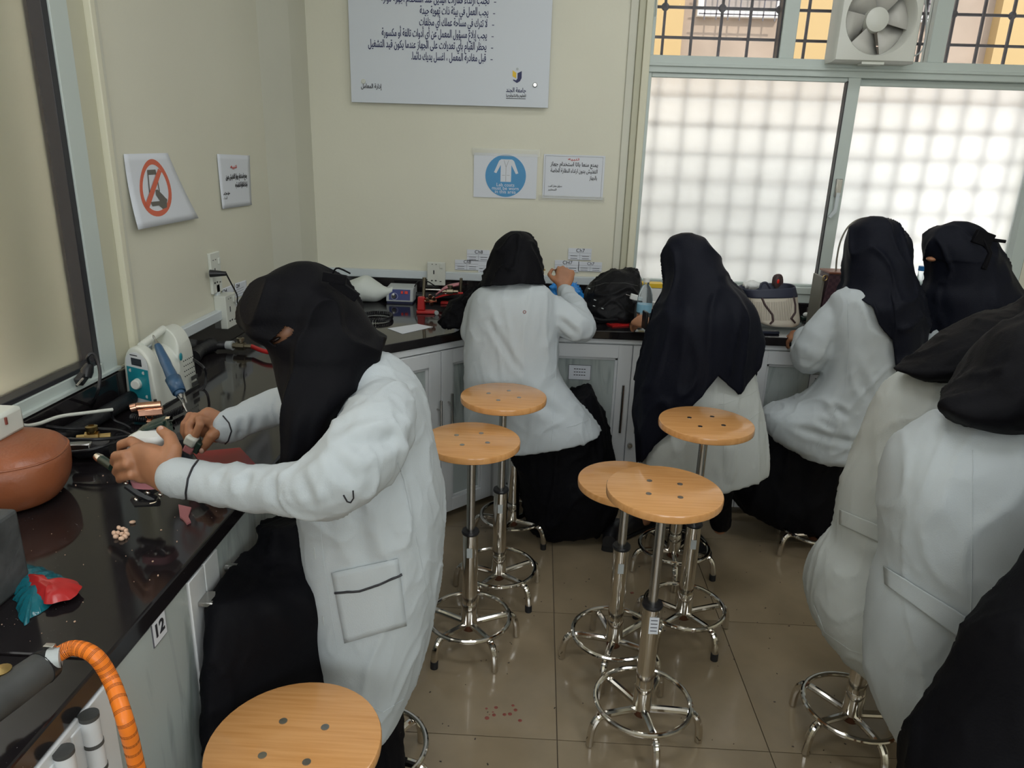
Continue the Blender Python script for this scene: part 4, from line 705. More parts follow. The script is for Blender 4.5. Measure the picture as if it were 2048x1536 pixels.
seam('seam', co, [(795, 925), (808, 960), (825, 1040), (838, 1100), (858, 1200)], .0009, 'coat'); seam('buttonhole', co, [(629, 1095), (631, 1118)], .0014, 'plastic_grey', 3); seam('buttonhole', co, [(646, 1232), (648, 1250)], .0014, 'plastic_grey', 3)
seam('hem_seam', co, [(660, 1372), (720, 1400), (765, 1425), (812, 1395)], .0009, 'coat'); seam('placket_seam', co, [(640, 1045), (647, 1120), (660, 1210), (676, 1310)], .0008, 'coat')
g = G(); K = lambda px, py: P(px, py, X=-.585)
def ks(l, r, Yr, d):
    a, b = P(*l, X=-.588), P(*r, Y=Yr); c = (a + b) / 2; U = (b - a) / 2; V = Vector((-U.y, U.x, 0)).normalized() * d; return (c, U, V)
g.loft([ks((548, 1030), (640, 1030), 1.40, .09), ks((520, 1078), (680, 1080), 1.42, .09), ks((470, 1135), (700, 1150), 1.42, .09), ks((432, 1190), (720, 1230), 1.44, .075), ks((414, 1250), (740, 1300), 1.47, .06), ks((406, 1350), (800, 1400), 1.5, .05), ks((404, 1440), (803, 1460), 1.52, .05), ks((410, 1600), (800, 1530), 1.48, .09), ks((420, 1800), (795, 1620), 1.5, .09), ks((440, 2000), (780, 1700), 1.5, .09)], 48, 60, 2.3)
cloth('skirt', g, 'black_cloth', H, .009, 4, (.007, 8, (1, 1, .4)), [(P(560, 1150, Y=1.2), P(640, 1290, Y=1.22), .02, .012), (P(520, 1230, Y=1.15), P(640, 1330, Y=1.2), .02, .012)], 22)
def slit(c):
    x, y = proj(c); q = [(534, 684), (569, 652), (588, 658), (583, 668), (546, 694)]
    return c.y < 1.44 and all((q[(k + 1) % 5][0] - q[k][0]) * (y - q[k][1]) - (q[(k + 1) % 5][1] - q[k][1]) * (x - q[k][0]) > 0 for k in range(5))
drape('headscarf', [sec((588, 524), (614, 524), 1.43, d=.014), sec((572, 528), (628, 528), 1.43, d=.035), sec((545, 540), (652, 547), 1.43, d=.07), sec((515, 564), (685, 570), 1.43, d=.10), sec((494, 600), (712, 606), 1.43, d=.118), sec((489, 625), (732, 634), 1.43, d=.122), sec((496, 648), (748, 660), 1.42, d=.125), sec((533, 676), (764, 690), 1.42, d=.13), sec((546, 702), (762, 712), 1.42, d=.135), sec((560, 738), (744, 750), 1.41, d=.15), sec((578, 770), (716, 776), 1.4, d=.16), sec((588, 800), (696, 806), 1.39, d=.16), sec((586, 842), (682, 850), 1.37, d=.14), sec((584, 885), (652, 888), 1.34, d=.11), sec((578, 925), (615, 928), 1.32, d=.07), sec((578, 938), (598, 938), 1.31, d=.03)], 'black_cloth', H, n=260, rows=260, folds=[(9, .04, .5, .3), (5, .04, 2, .3)], wr=(.010, 9), drop=slit)
g = G(); g.ball(P(580, 660, Y=1.385), (.058, .055, .045), Matrix.Rotation(-.6, 3, 'Y')); fb = obj('brow_skin', g, 'skin', H); g = G(); g.ball(P(552, 679, Y=1.322), (.010, .006, .004), Matrix.Rotation(-.5, 3, 'Y')); obj('eye', g, 'eye', H)
g = G(); c = P(665, 548, Y=1.38); g.box(c + Vector((.004, 0, -.008)), (.045, .012, .018), Matrix.Rotation(.15, 3, 'Y')); g.box(c + Vector((.022, 0, -.028)), (.06, .010, .018), Matrix.Rotation(.6, 3, 'Y')); g.tube(bez([c, c + Vector((.01, 0, .012)), c + Vector((.035, 0, .002))], 8), .002, 6)
tag(obj('veil_bow', g, 'black_cloth', H, bev=.003), 'ribbon bow tying the face veil')
# ================================================================== WALL THINGS
BX, BZ = Vector((1, 0, 0)), Vector((0, 0, 1)); YW = 3.697
def B2(px, py, Y=YW): p = P(px, py, Y=Y); return p
bo = root('notice_board', P(900, 210, Y=3.68), 'large white acrylic rules board on the back wall with dark blue Arabic lines', 'board')
Yb = 3.672; tl, tr, br, bl = B2(700, -60, Yb), B2(1108, -60, Yb), B2(1096, 216, Yb), B2(703, 208, Yb)
zb = br.z; g = G().bx(bl.x, br.x, Yb, Yb + .008, zb, zb + .62); obj('panel', g, 'board_white', bo, bev=.001)
for px, py, m in ((727, 163, 'plastic_cream'), (1070, 170, 'steel')): p = B2(px, py, Yb); obj('standoff', G().lathe([(.0001, .006), (.008, .006), (.011, .003), (.011, -.02)], p, ax=(0, -1, 0)), m, bo)
for s_, x, y, xl in (('تجنب ارتداء قفازات اليدين عند استخدام أجهزة دوارة', 979, 8, 762), ('يجب العمل في بيئة ذات تهوية جيدة', 977, 31, 840), ('لا تترك في مساحة عملك أي مخلفات', 975, 54, 839), ('يجب إبلاغ مسؤول المعمل عن أي أدوات تالفة أو مكسورة', 974, 77, 764), ('يحظر القيام بأي تعديلات على الجهاز عندما يكون قيد التشغيل', 973, 100, 737), ('قبل مغادرة المعمل ، اغسل يديك دائما.', 972, 123, 823)):
    p = B2(x, y, Yb - .001); text('arabic_line', s_, .046, p, BX, BZ, 'ink', bo, ar=True, align='RIGHT', bold=.016, width=p.x - B2(xl, y, Yb).x); p = B2(x + 9, y - 3, Yb - .001); obj('dash', G().bx(p.x, p.x + .01, Yb - .0015, Yb - .0005, p.z, p.z + .003), 'ink', bo, smooth=0)
text('arabic_line', 'إدارة المعامل', .028, B2(763, 177, Yb - .001), BX, BZ, 'ink_black', bo, ar=True, align='RIGHT', bold=.012, width=.098)
p = B2(1034, 158, Yb - .001); o_ = (p.x, Yb - .0005, p.z); k_ = .0195
obj('logo', G().prism([(-2.2 * k_ / 2, .6 * k_), (-2.2 * k_ / 2, 1.9 * k_), (-.2 * k_, 1.35 * k_), (-.2 * k_, .1 * k_)], o_, BX, BZ, (0, -.001, 0)), 'yellow', bo, smooth=0)
obj('logo', G().prism([(.1 * k_, 1.3 * k_), (1.1 * k_, 1.8 * k_), (1.1 * k_, .2 * k_), (.7 * k_, -.5 * k_), (0, -.9 * k_), (-.9 * k_, -.35 * k_), (-.95 * k_, -.1 * k_), (-.2 * k_, -.3 * k_), (.1 * k_, .1 * k_)], o_, BX, BZ, (0, -.001, 0)), 'ink', bo, smooth=0)
obj('logo', G().cyl((p.x + .0, Yb, p.z + 2.2 * k_), (p.x, Yb - .001, p.z + 2.2 * k_), .006), 'plastic_grey', bo)
text('arabic_line', 'جامعة الجند', .028, B2(1052, 185, Yb - .001), BX, BZ, 'ink', bo, ar=True, align='RIGHT', bold=.02, width=.094); text('arabic_line', 'للعلوم والتكنولوجيا', .016, B2(1052, 194, Yb - .001), BX, BZ, 'ink_black', bo, ar=True, align='RIGHT', bold=.012, width=.094)
q = B2(1012, 197, Yb); obj('logo_rule', G().bx(q.x, q.x + .093, Yb - .0015, Yb - .0004, q.z, q.z + .0025), 'ink_black', bo, smooth=0)
def sheet(name, tl, br, label, parent_cat='sign', m='paper', Yp=3.694, tilt=0):
    a, b = P(*tl, Y=Yp), P(*br, Y=Yp); r = root(name, ((a.x + b.x) / 2, Yp, b.z), label, parent_cat); obj('sheet', G().bx(a.x, b.x, Yp, Yp + .0012, b.z, a.z), m, r, smooth=0); return r, a, b
s_, a, b = sheet('poster', (948, 305), (1072, 398), 'lab coat poster with blue disc taped on the back wall', 'poster')
w_, h_ = b.x - a.x, a.z - b.z; c = Vector(((a.x + b.x) / 2 + .002, 3.6935, (a.z + b.z) / 2)); r_ = h_ * .475
obj('disc', G().cyl(c, c + Vector((0, -.0006, 0)), r_, n=48), 'sign_blue', s_)
q = lambda u, v: (u * r_, v * r_)
obj('coat_pictogram', G().prism([q(-.24, .78), q(.30, .78), q(.40, .70), q(.62, .14), q(.50, .10), q(.27, .52), q(.27, -.28), q(-.25, -.28), q(-.25, .52), q(-.46, .12), q(-.58, .16), q(-.34, .70)], c + Vector((0, -.0006, 0)), BX, BZ, (0, -.0006, 0)), 'paper', s_, smooth=0)
g = G(); cc = c + Vector((0, -.0013, 0))
for u0, v0, u1, v1 in ((.01, .42, .01, -.27), (-.10, .74, .01, .42), (.14, .74, .01, .42), (-.18, .03, -.04, .03), (.06, .03, .20, .03)): g.tube([cc + BX * u0 * r_ + BZ * v0 * r_, cc + BX * u1 * r_ + BZ * v1 * r_], .0006, 4)
obj('pictogram_lines', g, 'sign_grey', s_)
for i, tx in enumerate(('Lab coats', 'must be worn', 'in this area')): text('lettering', tx, .0235, c + Vector((0, -.0008, -r_ * (.50 + i * .165))), BX, BZ, 'paper', s_, align='CENTER', bold=.004)
g = G(); g.bx(a.x - .01, b.x + .01, 3.692, 3.6925, a.z - .012, a.z + .022); obj('tape', g, 'tape', s_, smooth=0)
s_, a, b = sheet('notice', (1088, 308), (1205, 400), 'printed Arabic notice with thin frame right of the lab coat poster', 'notice')
g = G()
for x0, x1, z0, z1 in ((a.x + .008, b.x - .01, a.z - .008, a.z - .007), (a.x + .008, b.x - .01, b.z + .008, b.z + .009), (a.x + .008, a.x + .009, b.z + .008, a.z - .008), (b.x - .011, b.x - .010, b.z + .008, a.z - .008)): g.bx(x0, x1, 3.6933, 3.6942, z0, z1)
obj('border', g, 'ink_grey', s_, smooth=0)
def nt(px, py, s, sz, xl, m='ink_black', Yp=3.6935): return text('arabic_line', s, sz, P(px, py, Y=Yp), BX, BZ, m, s_, ar=True, align='RIGHT', bold=.014, width=(px - xl) * .00233)
nt(1196, 334, 'يمنع منعا باتا استخدام جهاز', .026, 1097); nt(1195, 347, 'التفتيش بدون ارتداء النظارة الخاصة', .026, 1097); nt(1194, 360, 'بالجهاز', .026, 1178); nt(1159, 321, 'تنبيه', .016, 1135, 'red_ink'); nt(1124, 374, 'مسؤول معمل الصب', .013, 1095); nt(1113, 381, 'المختبر', .013, 1095)
g = G(); g.bx(a.x - .02, b.x + .01, 3.6925, 3.6930, b.z - .012, b.z + .014); obj('tape', g, 'tape', s_, smooth=0)
def chlab(tl, br, t, label, par_cat='label', tx=0):
    s_, a, b = sheet('wall_label', tl, br, label, par_cat, Yp=3.6945); w_ = b.x - a.x; h_ = a.z - b.z; g = G()
    for z in (a.z - h_ * .4, a.z - h_ * .62, b.z + .001): g.bx(a.x + .002, b.x - .002, 3.6938, 3.6946, z, z + .0007)
    g.bx((a.x + b.x) / 2, (a.x + b.x) / 2 + .0007, 3.6938, 3.6946, b.z, a.z - h_ * .4)
    for k in range(2):
        for r in range(2): g.bx(a.x + w_ * (.10 + k * .5), a.x + w_ * (.40 + k * .5), 3.6938, 3.6946, b.z + h_ * (.12 + r * .2), b.z + h_ * (.16 + r * .2))
    obj('table_lines', g, 'ink_grey', s_, smooth=0); text('lettering', t, h_ * .44, (a.x + w_ * .52, 3.6938, a.z - h_ * .33), BX, BZ, 'ink_black', s_, align='CENTER', bold=.003)
    return s_
chlab((934, 499), (979, 523), 'Ch8', 'paper label reading Ch8, upper one left of the centre person'); chlab((910, 519), (957, 541), 'Ch8', 'lower left Ch8 label beside the wall socket'); chlab((957, 522), (979, 546), '', 'small table label directly under the upper Ch8 label')
chlab((1137, 496), (1182, 521), 'Ch7', 'upper Ch7 paper label right of the centre person'); chlab((1110, 520), (1157, 545), 'CH7', 'lower left CH7 label above the blue bag'); chlab((1157, 523), (1203, 544), 'Ch7', 'lower right Ch7 label beside the window trim')
def socket(c, u, n, label, h=.146, w=.086, d=.012, plug=False):
    u, n = Vector(u), Vector(n); M = Matrix((u, n, BZ)).transposed(); c = Vector(c); r = root('wall_socket', c, label, 'socket'); obj('plate', G().box(c + n * d / 2, (w, d, h), M), 'plastic_cream', r, bev=.003, smooth=0)
    f = c + n * d; g = G()
    for a, b, sw, sh in ((-.02, .048, .006, .003), (.0, .048, .006, .003), (-.012, .008, .006, .020), (-.022, -.035, .009, .006), (-.002, -.035, .009, .006), (.022, -.038, .010, .004)): g.box(f + u * a + BZ * b + n * .0003, (sw, .001, sh), M)
    obj('slots', g, 'black_plastic', r, smooth=0); obj('switch', G().box(f + u * .026 + BZ * .040 + n * .002, (.014, .006, .022), M), 'plastic_cream', r, bev=.001, smooth=0); return r
socket(P(873, 547, Y=3.668), (1, 0, 0), (0, -1, 0), 'white switched socket on the back wall above the trunking', .118, .092)
XL = X0
socket(P(427, 545, X=XL) + Vector((0, 0, 0)), (0, 1, 0), (1, 0, 0), 'upper socket on left wall with a black plug in it', .15, .082)
socket(P(440, 620, X=XL) + Vector((0, 0, 0)), (0, 1, 0), (1, 0, 0), 'boxed lower socket on left wall at the trunking', .125, .092, .045)
p = P(432, 592, X=XL); tag(obj('cable_duct', G().bx(XL, XL + .012, p.y - .014, p.y + .014, p.z - .05, p.z + .045), 'pvc', bev=.002), 'short vertical duct joining the two left wall sockets', 'trunking')
pl = P(420, 547, X=XL + .014); c1 = pl + Vector((.055, .01, 0)); t = tag(obj('power_plug', G().tube([pl, pl + Vector((.02, .004, 0)), c1], [.014, .012, .008], 12), 'black_plastic'), 'black plug in the upper left wall socket with its cord', 'plug')
obj('cord', G().tube(bez([c1, P(462, 566, X=-1.13), P(474, 590, X=-1.13), P(475, 606, X=-1.15), P(483, 618, X=-1.17)], 20), .0028, 8), 'black_plastic', t)
# posters on the left wall
LYv = Vector((0, 1, 0)); XP = XL + .004
def lsheet(name, q, label, cat, curl=0):
    pts = [P(x, y, X=XP) for x, y in q]; g = G(); n = 10; vs = []
    for i in range(n + 1):
        for j in range(n + 1):
            u, v = j / n, i / n; p = pts[0].lerp(pts[1], u).lerp(pts[3].lerp(pts[2], u), v); p.x += curl * v * v * (1 - .3 * u); vs.append(p)
    g.add(vs, [(i * (n + 1) + j, i * (n + 1) + j + 1, (i + 1) * (n + 1) + j + 1, (i + 1) * (n + 1) + j) for i in range(n) for j in range(n)])
    r = root(name, (XP, pts[3].y, pts[3].z), label, cat); s = obj('sheet', g, 'paper', r, mods=(('SOLIDIFY', dict(thickness=.0008)),)); return r, s
r, s_ = lsheet('poster', [(247, 308), (335, 306), (389, 436), (263, 459)], 'no phones poster with red prohibition ring on the left wall', 'poster', .02)
def lband(name, par, sh, outer, inner, m, off):
    """flat ring or blob printed on the sheet: outline pixels laid on its surface"""
    g = G(); o_ = [surf(sh, *p, off=off) for p in outer]; o_ = [h[0] for h in o_ if h]
    if inner:
        i_ = [surf(sh, *p, off=off) for p in inner]; i_ = [h[0] for h in i_ if h]; n = min(len(o_), len(i_)); g.add(o_[:n] + i_[:n], [(k, (k + 1) % n, n + (k + 1) % n, n + k) for k in range(n)])
    else: g.add(o_, [tuple(range(len(o_)))])
    return obj(name, g, m, par, smooth=0)
def oval(cx, cy, a, b, rot, n=40, egg=0):
    out = []
    for k in range(n):
        t = 2 * PI * k / n; x, y = a * math.cos(t) * (1 + egg * math.sin(t)), b * math.sin(t); out.append((cx + x * math.cos(rot) - y * math.sin(rot), cy + x * math.sin(rot) + y * math.cos(rot)))
    return out
lband('prohibition_ring', r, s_, oval(309.5, 375.5, 31, 58, -.15, egg=.15), oval(309.5, 375.5, 25, 47, -.15, egg=.15), 'sign_red', .0012)
lband('prohibition_bar', r, s_, [(315, 337), (322, 343), (297, 417), (289, 410)], None, 'sign_red', .0022)
for pts in ([(293, 340), (310, 339), (312, 349), (294, 350)], [(300, 404), (320, 402), (333, 397), (333, 415), (325, 418), (317, 411), (304, 413)], [(310, 380), (314, 379), (325, 390), (334, 400), (330, 412), (319, 402), (311, 390)], [(294, 349), (296, 349), (300, 392), (298, 392)], [(311, 349), (313, 349), (319, 383), (317, 383)]): lband('phone_pictogram', r, s_, pts, None, 'sign_grey', .0016)
r, s_ = lsheet('notice', [(434, 308), (499, 311), (502, 410), (443, 418)], 'small Arabic notice with red heading on the left wall near the corner', 'notice', .004)
def lt(px, py, s, sz, width, m='ink_black'): return text('arabic_line', s, sz, P(px, py, X=XP + .003), (0, 1, 0), BZ, m, r, ar=True, align='RIGHT', bold=.014, width=width)
lt(494, 355, 'يمنع استخدام جهاز التفتيش بدون', .026, .205); lt(495, 372, 'ارتداء النظارة الخاصة به', .026, .12); lt(474, 336, 'تنبيه', .018, .06, 'red_ink'); lt(460, 388, 'مسؤول معمل الصب', .013, .06); lt(455, 398, 'المختبر', .013, .04)
for q, ttl, lab in (([(444, 578), (467, 568), (468, 597), (447, 607)], 'Ch4', 'left one of two Ch4 labels above the left trunking'), ([(470, 567), (492, 560), (494, 588), (471, 596)], 'Ch4', 'right one of two Ch4 labels nearest the black scarf')):
    r, s_ = lsheet('wall_label', q, lab, 'label'); a = P(q[0][0] + 2, q[0][1] + 10, X=XP + .0015); text('lettering', ttl, .022, a, (0, 1, -.0), BZ, 'ink_black', r)
    g = G()
    for k in range(3): z = P(q[0][0], q[0][1] + 14 + k * 5, X=XP); g.bx(XP + .0008, XP + .0016, z.y + .004, z.y + .085, z.z - .001, z.z)
    obj('table_lines', g, 'ink_grey', r, smooth=0)
# exhaust fan
fc = P(1737, 42, Y=3.62); fx0, fx1, fz0, fz1 = 1.285, 1.645, 2.02, 2.38
t = root('exhaust_fan', (1.465, 3.66, 2.02), 'white square exhaust fan mounted in the upper window light', 'fan')
fcx, fcz, fr_ = 1.462, 2.2, .148
g = G(); N_ = 48; outer = []
for k in range(N_):
    a = 2 * PI * k / N_; c_, s_ = math.cos(a), math.sin(a); m_ = max(abs(c_), abs(s_)); outer.append((.18 * c_ / m_ * .999, .18 * s_ / m_))
vs = []
for (pr, y) in ((outer, 3.70), (outer, 3.60), ([(x * .95, z * .95) for x, z in outer], 3.585), ([(fr_ * 1.04 * math.cos(2 * PI * k / N_), fr_ * 1.04 * math.sin(2 * PI * k / N_)) for k in range(N_)], 3.58), ([(fr_ * math.cos(2 * PI * k / N_), fr_ * math.sin(2 * PI * k / N_)) for k in range(N_)], 3.59), ([(fr_ * .97 * math.cos(2 * PI * k / N_), fr_ * .97 * math.sin(2 * PI * k / N_)) for k in range(N_)], 3.70)):
    vs += [(fcx + x, y, fcz + z) for x, z in pr]
g.add(vs, [(i * N_ + k, i * N_ + (k + 1) % N_, (i + 1) * N_ + (k + 1) % N_, (i + 1) * N_ + k) for i in range(5) for k in range(N_)])
obj('housing', g, 'fan_white', t, smooth=40)
obj('hub', G().lathe([(.0001, .02), (.03, .018), (.05, .008), (.052, -.03)], (fcx, 3.63, fcz), ax=(0, -1, 0)), 'fan_white', t)
for k in range(6):
    a = k * PI / 3 + .3; g = G(); vs = []
    for r_, w_, tw in ((.045, .032, .03), (.09, .058, .026), (.143, .088, .016)):
        for s_ in (-1, 1): vs.append((fcx + r_ * math.cos(a) - s_ * w_ * math.sin(a), 3.66 + s_ * tw, fcz + r_ * math.sin(a) + s_ * w_ * math.cos(a)))
    g.add(vs, [(0, 1, 3, 2), (2, 3, 5, 4)]); obj('blade', g, 'fan_inner', t, mods=(('SOLIDIFY', dict(thickness=.003)),))
g = G()
for k in range(5): g.box((fcx, 3.705, fcz - .13 + k * .065), (.30, .006, .06), Matrix.Rotation(.25, 3, 'X'))
obj('shutter', g, 'fan_louver', t, smooth=0)
obj('lower_lip', G().bx(fcx - .05, fcx + .05, 3.592, 3.64, 2.012, 2.024), 'plastic_cream', t, bev=.002)
tag(obj('fan_cord', G().tube(bez([(1.648, 3.64, 2.33), (1.69, 3.65, 2.2), (1.70, 3.66, 2.09), (1.655, 3.66, 2.055)], 20), .0035, 8), 'plastic_grey'), 'grey cord hanging beside the exhaust fan', 'cord')
# ================================================================== THINGS ON THE LEFT WORKTOP
def Z(px, py, z=CT): return P(px, py, z=z)
def thing(name, loc, label, cat, group=None): return root(name, loc, label, cat, group)
# control unit of the hand motor: a rounded slab standing on edge
c = Z(318, 800); ua = Vector((.985, -.17, 0)).normalized(); ub = Vector((-.17 * -1, .985, 0)).normalized()
f0 = Z(250, 803); f1 = Z(322, 822); back = Z(402, 772)
uf = (f1 - f0).normalized(); ul = (back - f1); Ld = ul.length; ul.normalize(); Wd = (f1 - f0).length * .86; Hd = .175
t = thing('dental_micromotor_unit', (f0 + f1) / 2, 'cream bench motor unit with teal panel and white knob', 'motor unit')
def blk(u0, u1, l0, l1, z0, z1): return [(u0, l0, z0)]
g = G(); n_ = 15
def prof(hh, w0, tp): return [(-w0 / 2, 0), (-w0 / 2 * tp, hh - w0 * .5)] + [(w0 / 2 * tp * math.cos(a), hh - w0 * .5 + w0 * .5 * math.sin(a)) for a in np.linspace(PI, 0, n_)][1:-1] + [(w0 / 2 * tp, hh - w0 * .5), (w0 / 2, 0)]
o_ = (f0 + f1) / 2
def sect(l, hh, w0, tp=.9): return [o_ + ul * l + uf * a + BZ * b for a, b in prof(hh, w0, tp)]
secs_ = [(0, Hd * .97, Wd * .95), (.006, Hd, Wd), (.035, Hd, Wd), (.045, Hd * .97, Wd * .97), (.06, Hd * .80, Wd), (Ld * .45, Hd * .80, Wd * 1.08), (Ld * .6, Hd * .84, Wd * 1.1), (Ld * .66, Hd * 1.12, Wd * 1.0), (Ld * .95, Hd * 1.1, Wd), (Ld, Hd * .98, Wd * .94)]
vs = []; 
for q_ in secs_: vs += sect(*q_)
m_ = len(sect(*secs_[0])); k_ = len(secs_)
g.add(vs, [(i * m_ + j, i * m_ + (j + 1) % m_, (i + 1) * m_ + (j + 1) % m_, (i + 1) * m_ + j) for i in range(k_ - 1) for j in range(m_)] + [tuple(range(m_)), tuple((k_ - 1) * m_ + j for j in range(m_))])
hs = obj('housing', g, 'plastic_cream', t, bev=.004, smooth=50)
hp = [o_ + ul * (.03) + BZ * Hd * .98, o_ + ul * (.07) + BZ * Hd * 1.02, o_ + ul * (Ld * .66) + BZ * (Hd * 1.10)]
obj('carry_handle', G().tube(bez(hp, 10), .011, 12), 'plastic_cream', t)
nf = -ul; fM = Matrix((uf, ul, BZ)).transposed(); ff = o_ + nf * .0012
def fpt(a, b): return ff + uf * a * Wd + BZ * b * Hd
def fpanel(name, poly, m, off=0): 
    pts = [(a * Wd, b * Hd) for a, b in poly]; return obj(name, G().prism(pts, ff + nf * off, uf, BZ, nf * .0015), m, t, smooth=0)
fpanel('front_plate', [(-.36, .06), (.36, .06), (.34, .74)] + [(.34 * math.cos(a), .74 + .18 * math.sin(a)) for a in np.linspace(.2, PI - .2, 8)] + [(-.34, .74)], 'white_paint')
fpanel('teal_panel', [(-.34, .14), (.34, .14), (.335, .66), (-.335, .66)], 'teal', .0012); fpanel('display', [(-.16, .70), (.16, .70), (.16, .82), (-.16, .82)], 'screen', .0012)
fpanel('brand_print', [(-.18, .86), (.05, .86), (.05, .875), (-.18, .875)], 'ink_black', .0012)
for a, b in ((-.22, .60), (.2, .60), (-.22, .2), (.22, .2)): q = fpt(a, b); obj('button', G().cyl(q + nf * .002, q + nf * .0035, .005, n=12), 'plastic_grey', t)
q = fpt(-.02, .40); obj('knob', G().cyl(q + nf * .001, q + nf * .020, .0155, .0135, 24), 'plastic_cream', t, bev=.002)
sp = o_ + uf * (Wd * .56) + BZ * Hd * .42 + ul * (Ld * .78)
g = G()
for r_ in range(4):
    for q_ in range(6): g.ball(sp + ul * (-.03 + q_ * .011) + BZ * (.03 - r_ * .016), .0022, n=6, m=4)
obj('vent_holes', g, 'grey_rubber', t)
for b in (-.035, -.055): obj('print_strip', G().box(sp + ul * .02 + BZ * b + uf * .001, (.003, .035, .012), fM), 'grey_rubber', t, smooth=0)
q = o_ + uf * (Wd * .53) + BZ * Hd * .68 + ul * (Ld * .62); obj('badge', G().ball(q, (.003, .009, .012), fM), 'teal', t)
obj('black_foot', G().box((o_ + ul * Ld * .55) + BZ * .003 + uf * .004, (Wd * 1.02, Ld * .9, .006), fM), 'black_plastic', t, smooth=0)
obj('power_cord', G().tube(bez([o_ + ul * Ld + BZ * .10, P(405, 732, X=-1.02), P(412, 752, X=-1.02), P(408, 775, X=-1.02), P(395, 785, X=-1.03)], 18), .004, 8), 'black_plastic', t)
# handpiece leaning in its cradle
a, b = P(315, 690, Y=1.90), P(361, 790, Y=1.80); d_ = (b - a)
t = thing('dental_handpiece', b, 'blue dental handpiece with a steel burr resting in the motor unit cradle', 'handpiece')
obj('grip', G().tube([a, a + d_ * .05, a + d_ * .35, a + d_ * .45, a + d_ * .72, a + d_ * .80, b], [.0085, .0105, .014, .0135, .0165, .0155, .0125], 20), 'hand_blue', t)
obj('nose', G().tube([a - d_ * .10, a - d_ * .03, a], [.004, .007, .008], 14), 'steel', t); obj('burr', G().tube([a - d_ * .21, a - d_ * .17, a - d_ * .10], [.001, .0035, .0018], 8), 'steel', t)
obj('tail', G().tube([b, b + d_ * .08, P(368, 812, Y=1.76), P(374, 824, Y=1.75)], [.008, .006, .003, .002], 8), 'steel', t)
t = tag(obj('handpiece_cradle', G().tube([a + d_ * .68 + Vector((.0, .0, 0)), a + d_ * .95], [.0205, .0175], 20, cap=False), 'hand_blue', mods=(('SOLIDIFY', dict(thickness=.0015)),)), 'translucent blue cradle holding the handpiece', 'holder')
for i in (0, 1): obj('prong', G().tube([a + d_ * .93 + Vector((.012 * (i * 2 - 1), 0, 0)), P(366 + i * 7, 806, Y=1.77)], .0025, 8), 'steel', t)
# coiled cord on the table
g = G(); pts = []; q0, q1, q2 = Z(366, 817, .875), Z(330, 833, .875), Z(262, 835, .875)
base = bez([q0, q1, Z(300, 838, .875), q2], 30)
for i in range(420):
    x = i / 419 * 28.99; k = int(x); u = x - k; p = base[k].lerp(base[min(k + 1, 29)], u); a = i * 2 * PI / 14; pts.append(p + Vector((0, math.cos(a), math.sin(a))) * .0085)
tag(obj('coiled_cord', g.tube(pts, .0028, 6), 'black_plastic'), 'coiled black handpiece cord below the copper torch', 'cord')
# copper torch
a, b = P(262, 817, z=.915), P(322, 812, z=.915); t = thing('torch_lighter', (a + b) / 2 - Vector((0, 0, .05)), 'shiny copper butane torch lighter lying by the motor unit', 'lighter'); d_ = (b - a).normalized()
obj('barrel', G().cyl(a + d_ * .014 + BZ * .004, b + BZ * .004, .0105, n=20), 'copper', t); obj('tip', G().cyl(a, a + d_ * .014 + BZ * .003, .012, n=20), 'copper', t)
bb = (a + b) / 2 + Vector((.004, 0, -.012)); M = Matrix((d_, BZ.cross(d_), BZ)).transposed(); obj('body', G().box(bb + d_ * .006, (.062, .02, .02), M), 'copper', t, bev=.003)
obj('trigger', G().ring(bb + Vector((0, 0, -.014)), .009, .002, 20, 6, ax=(0, 1, 0)), 'copper', t); obj('gas_base', G().box(bb + d_ * .01 + Vector((0, 0, -.032)), (.036, .018, .018), M), 'copper', t, bev=.003); obj('thumb_button', G().cyl(b + Vector((-.014, 0, .012)), b + Vector((-.014, 0, .018)), .004), 'black_plastic', t)
# green articulator holding the plaster model, in the near hand
c = P(300, 878, Y=1.33); t = thing('dental_articulator', c - Vector((0, 0, .12)), 'dark green and black articulator with white plaster held in both hands', 'articulator')
obj('plaster_cast', G().loft([(c + Vector((-.01, 0, -.02)), (.034, 0, 0), (0, .030, 0)), (c, (.036, 0, .004), (0, .032, .0)), (c + Vector((0, 0, .012)), (.030, 0, .002), (0, .026, 0))], 28, 16, 3), 'plaster', t)
obj('upper_arm', G().tube(bez([P(278, 868, Y=1.38), P(296, 858, Y=1.38), P(318, 846, Y=1.38), P(334, 838, Y=1.38)], 8), [.008, .01, .012, .011, .012, .01, .009, .008], 8), 'green_paint', t, bev=.001)
obj('side_bar', G().tube([P(334, 840, Y=1.37), P(336, 858, Y=1.34), P(345, 880, Y=1.33)], .009, 4), 'green_paint', t); obj('plate', G().box(P(312, 850, Y=1.36), (.05, .03, .006), Matrix.Rotation(-.4, 3, 'Y')), 'green_paint', t, bev=.001)
obj('cream_block', G().box(P(272, 874, Y=1.36), (.024, .02, .018), Matrix.Rotation(-.5, 3, 'Y')), 'plastic_cream', t, bev=.003); obj('cream_block', G().box(P(261, 903, Y=1.26), (.016, .012, .01), Matrix.Rotation(-.3, 3, 'Y')), 'plaster', t, bev=.002)
for p_ in ((334, 837), (339, 846), (338, 858)): q = P(*p_, Y=1.36); obj('thumb_screw', G().cyl(q, q + Vector((.012, -.006, .004)), .004, n=10), 'chrome', t)
a, b = P(203, 919, Y=1.33), P(226, 934, Y=1.30); obj('incisal_pin', G().cyl(a, b, .009, n=12), 'green_paint', t); obj('pin_screw', G().tube([a + (a - b) * .4, a + (a - b) * .1, a], [.008, .0095, .008], 14), 'chrome', t)
low = [P(255, 968, Y=1.28), P(280, 985, Y=1.28), P(310, 1000, Y=1.28)]; obj('lower_arm', G().tube(low, [.010, .011, .009], 8), 'black_plastic', t)
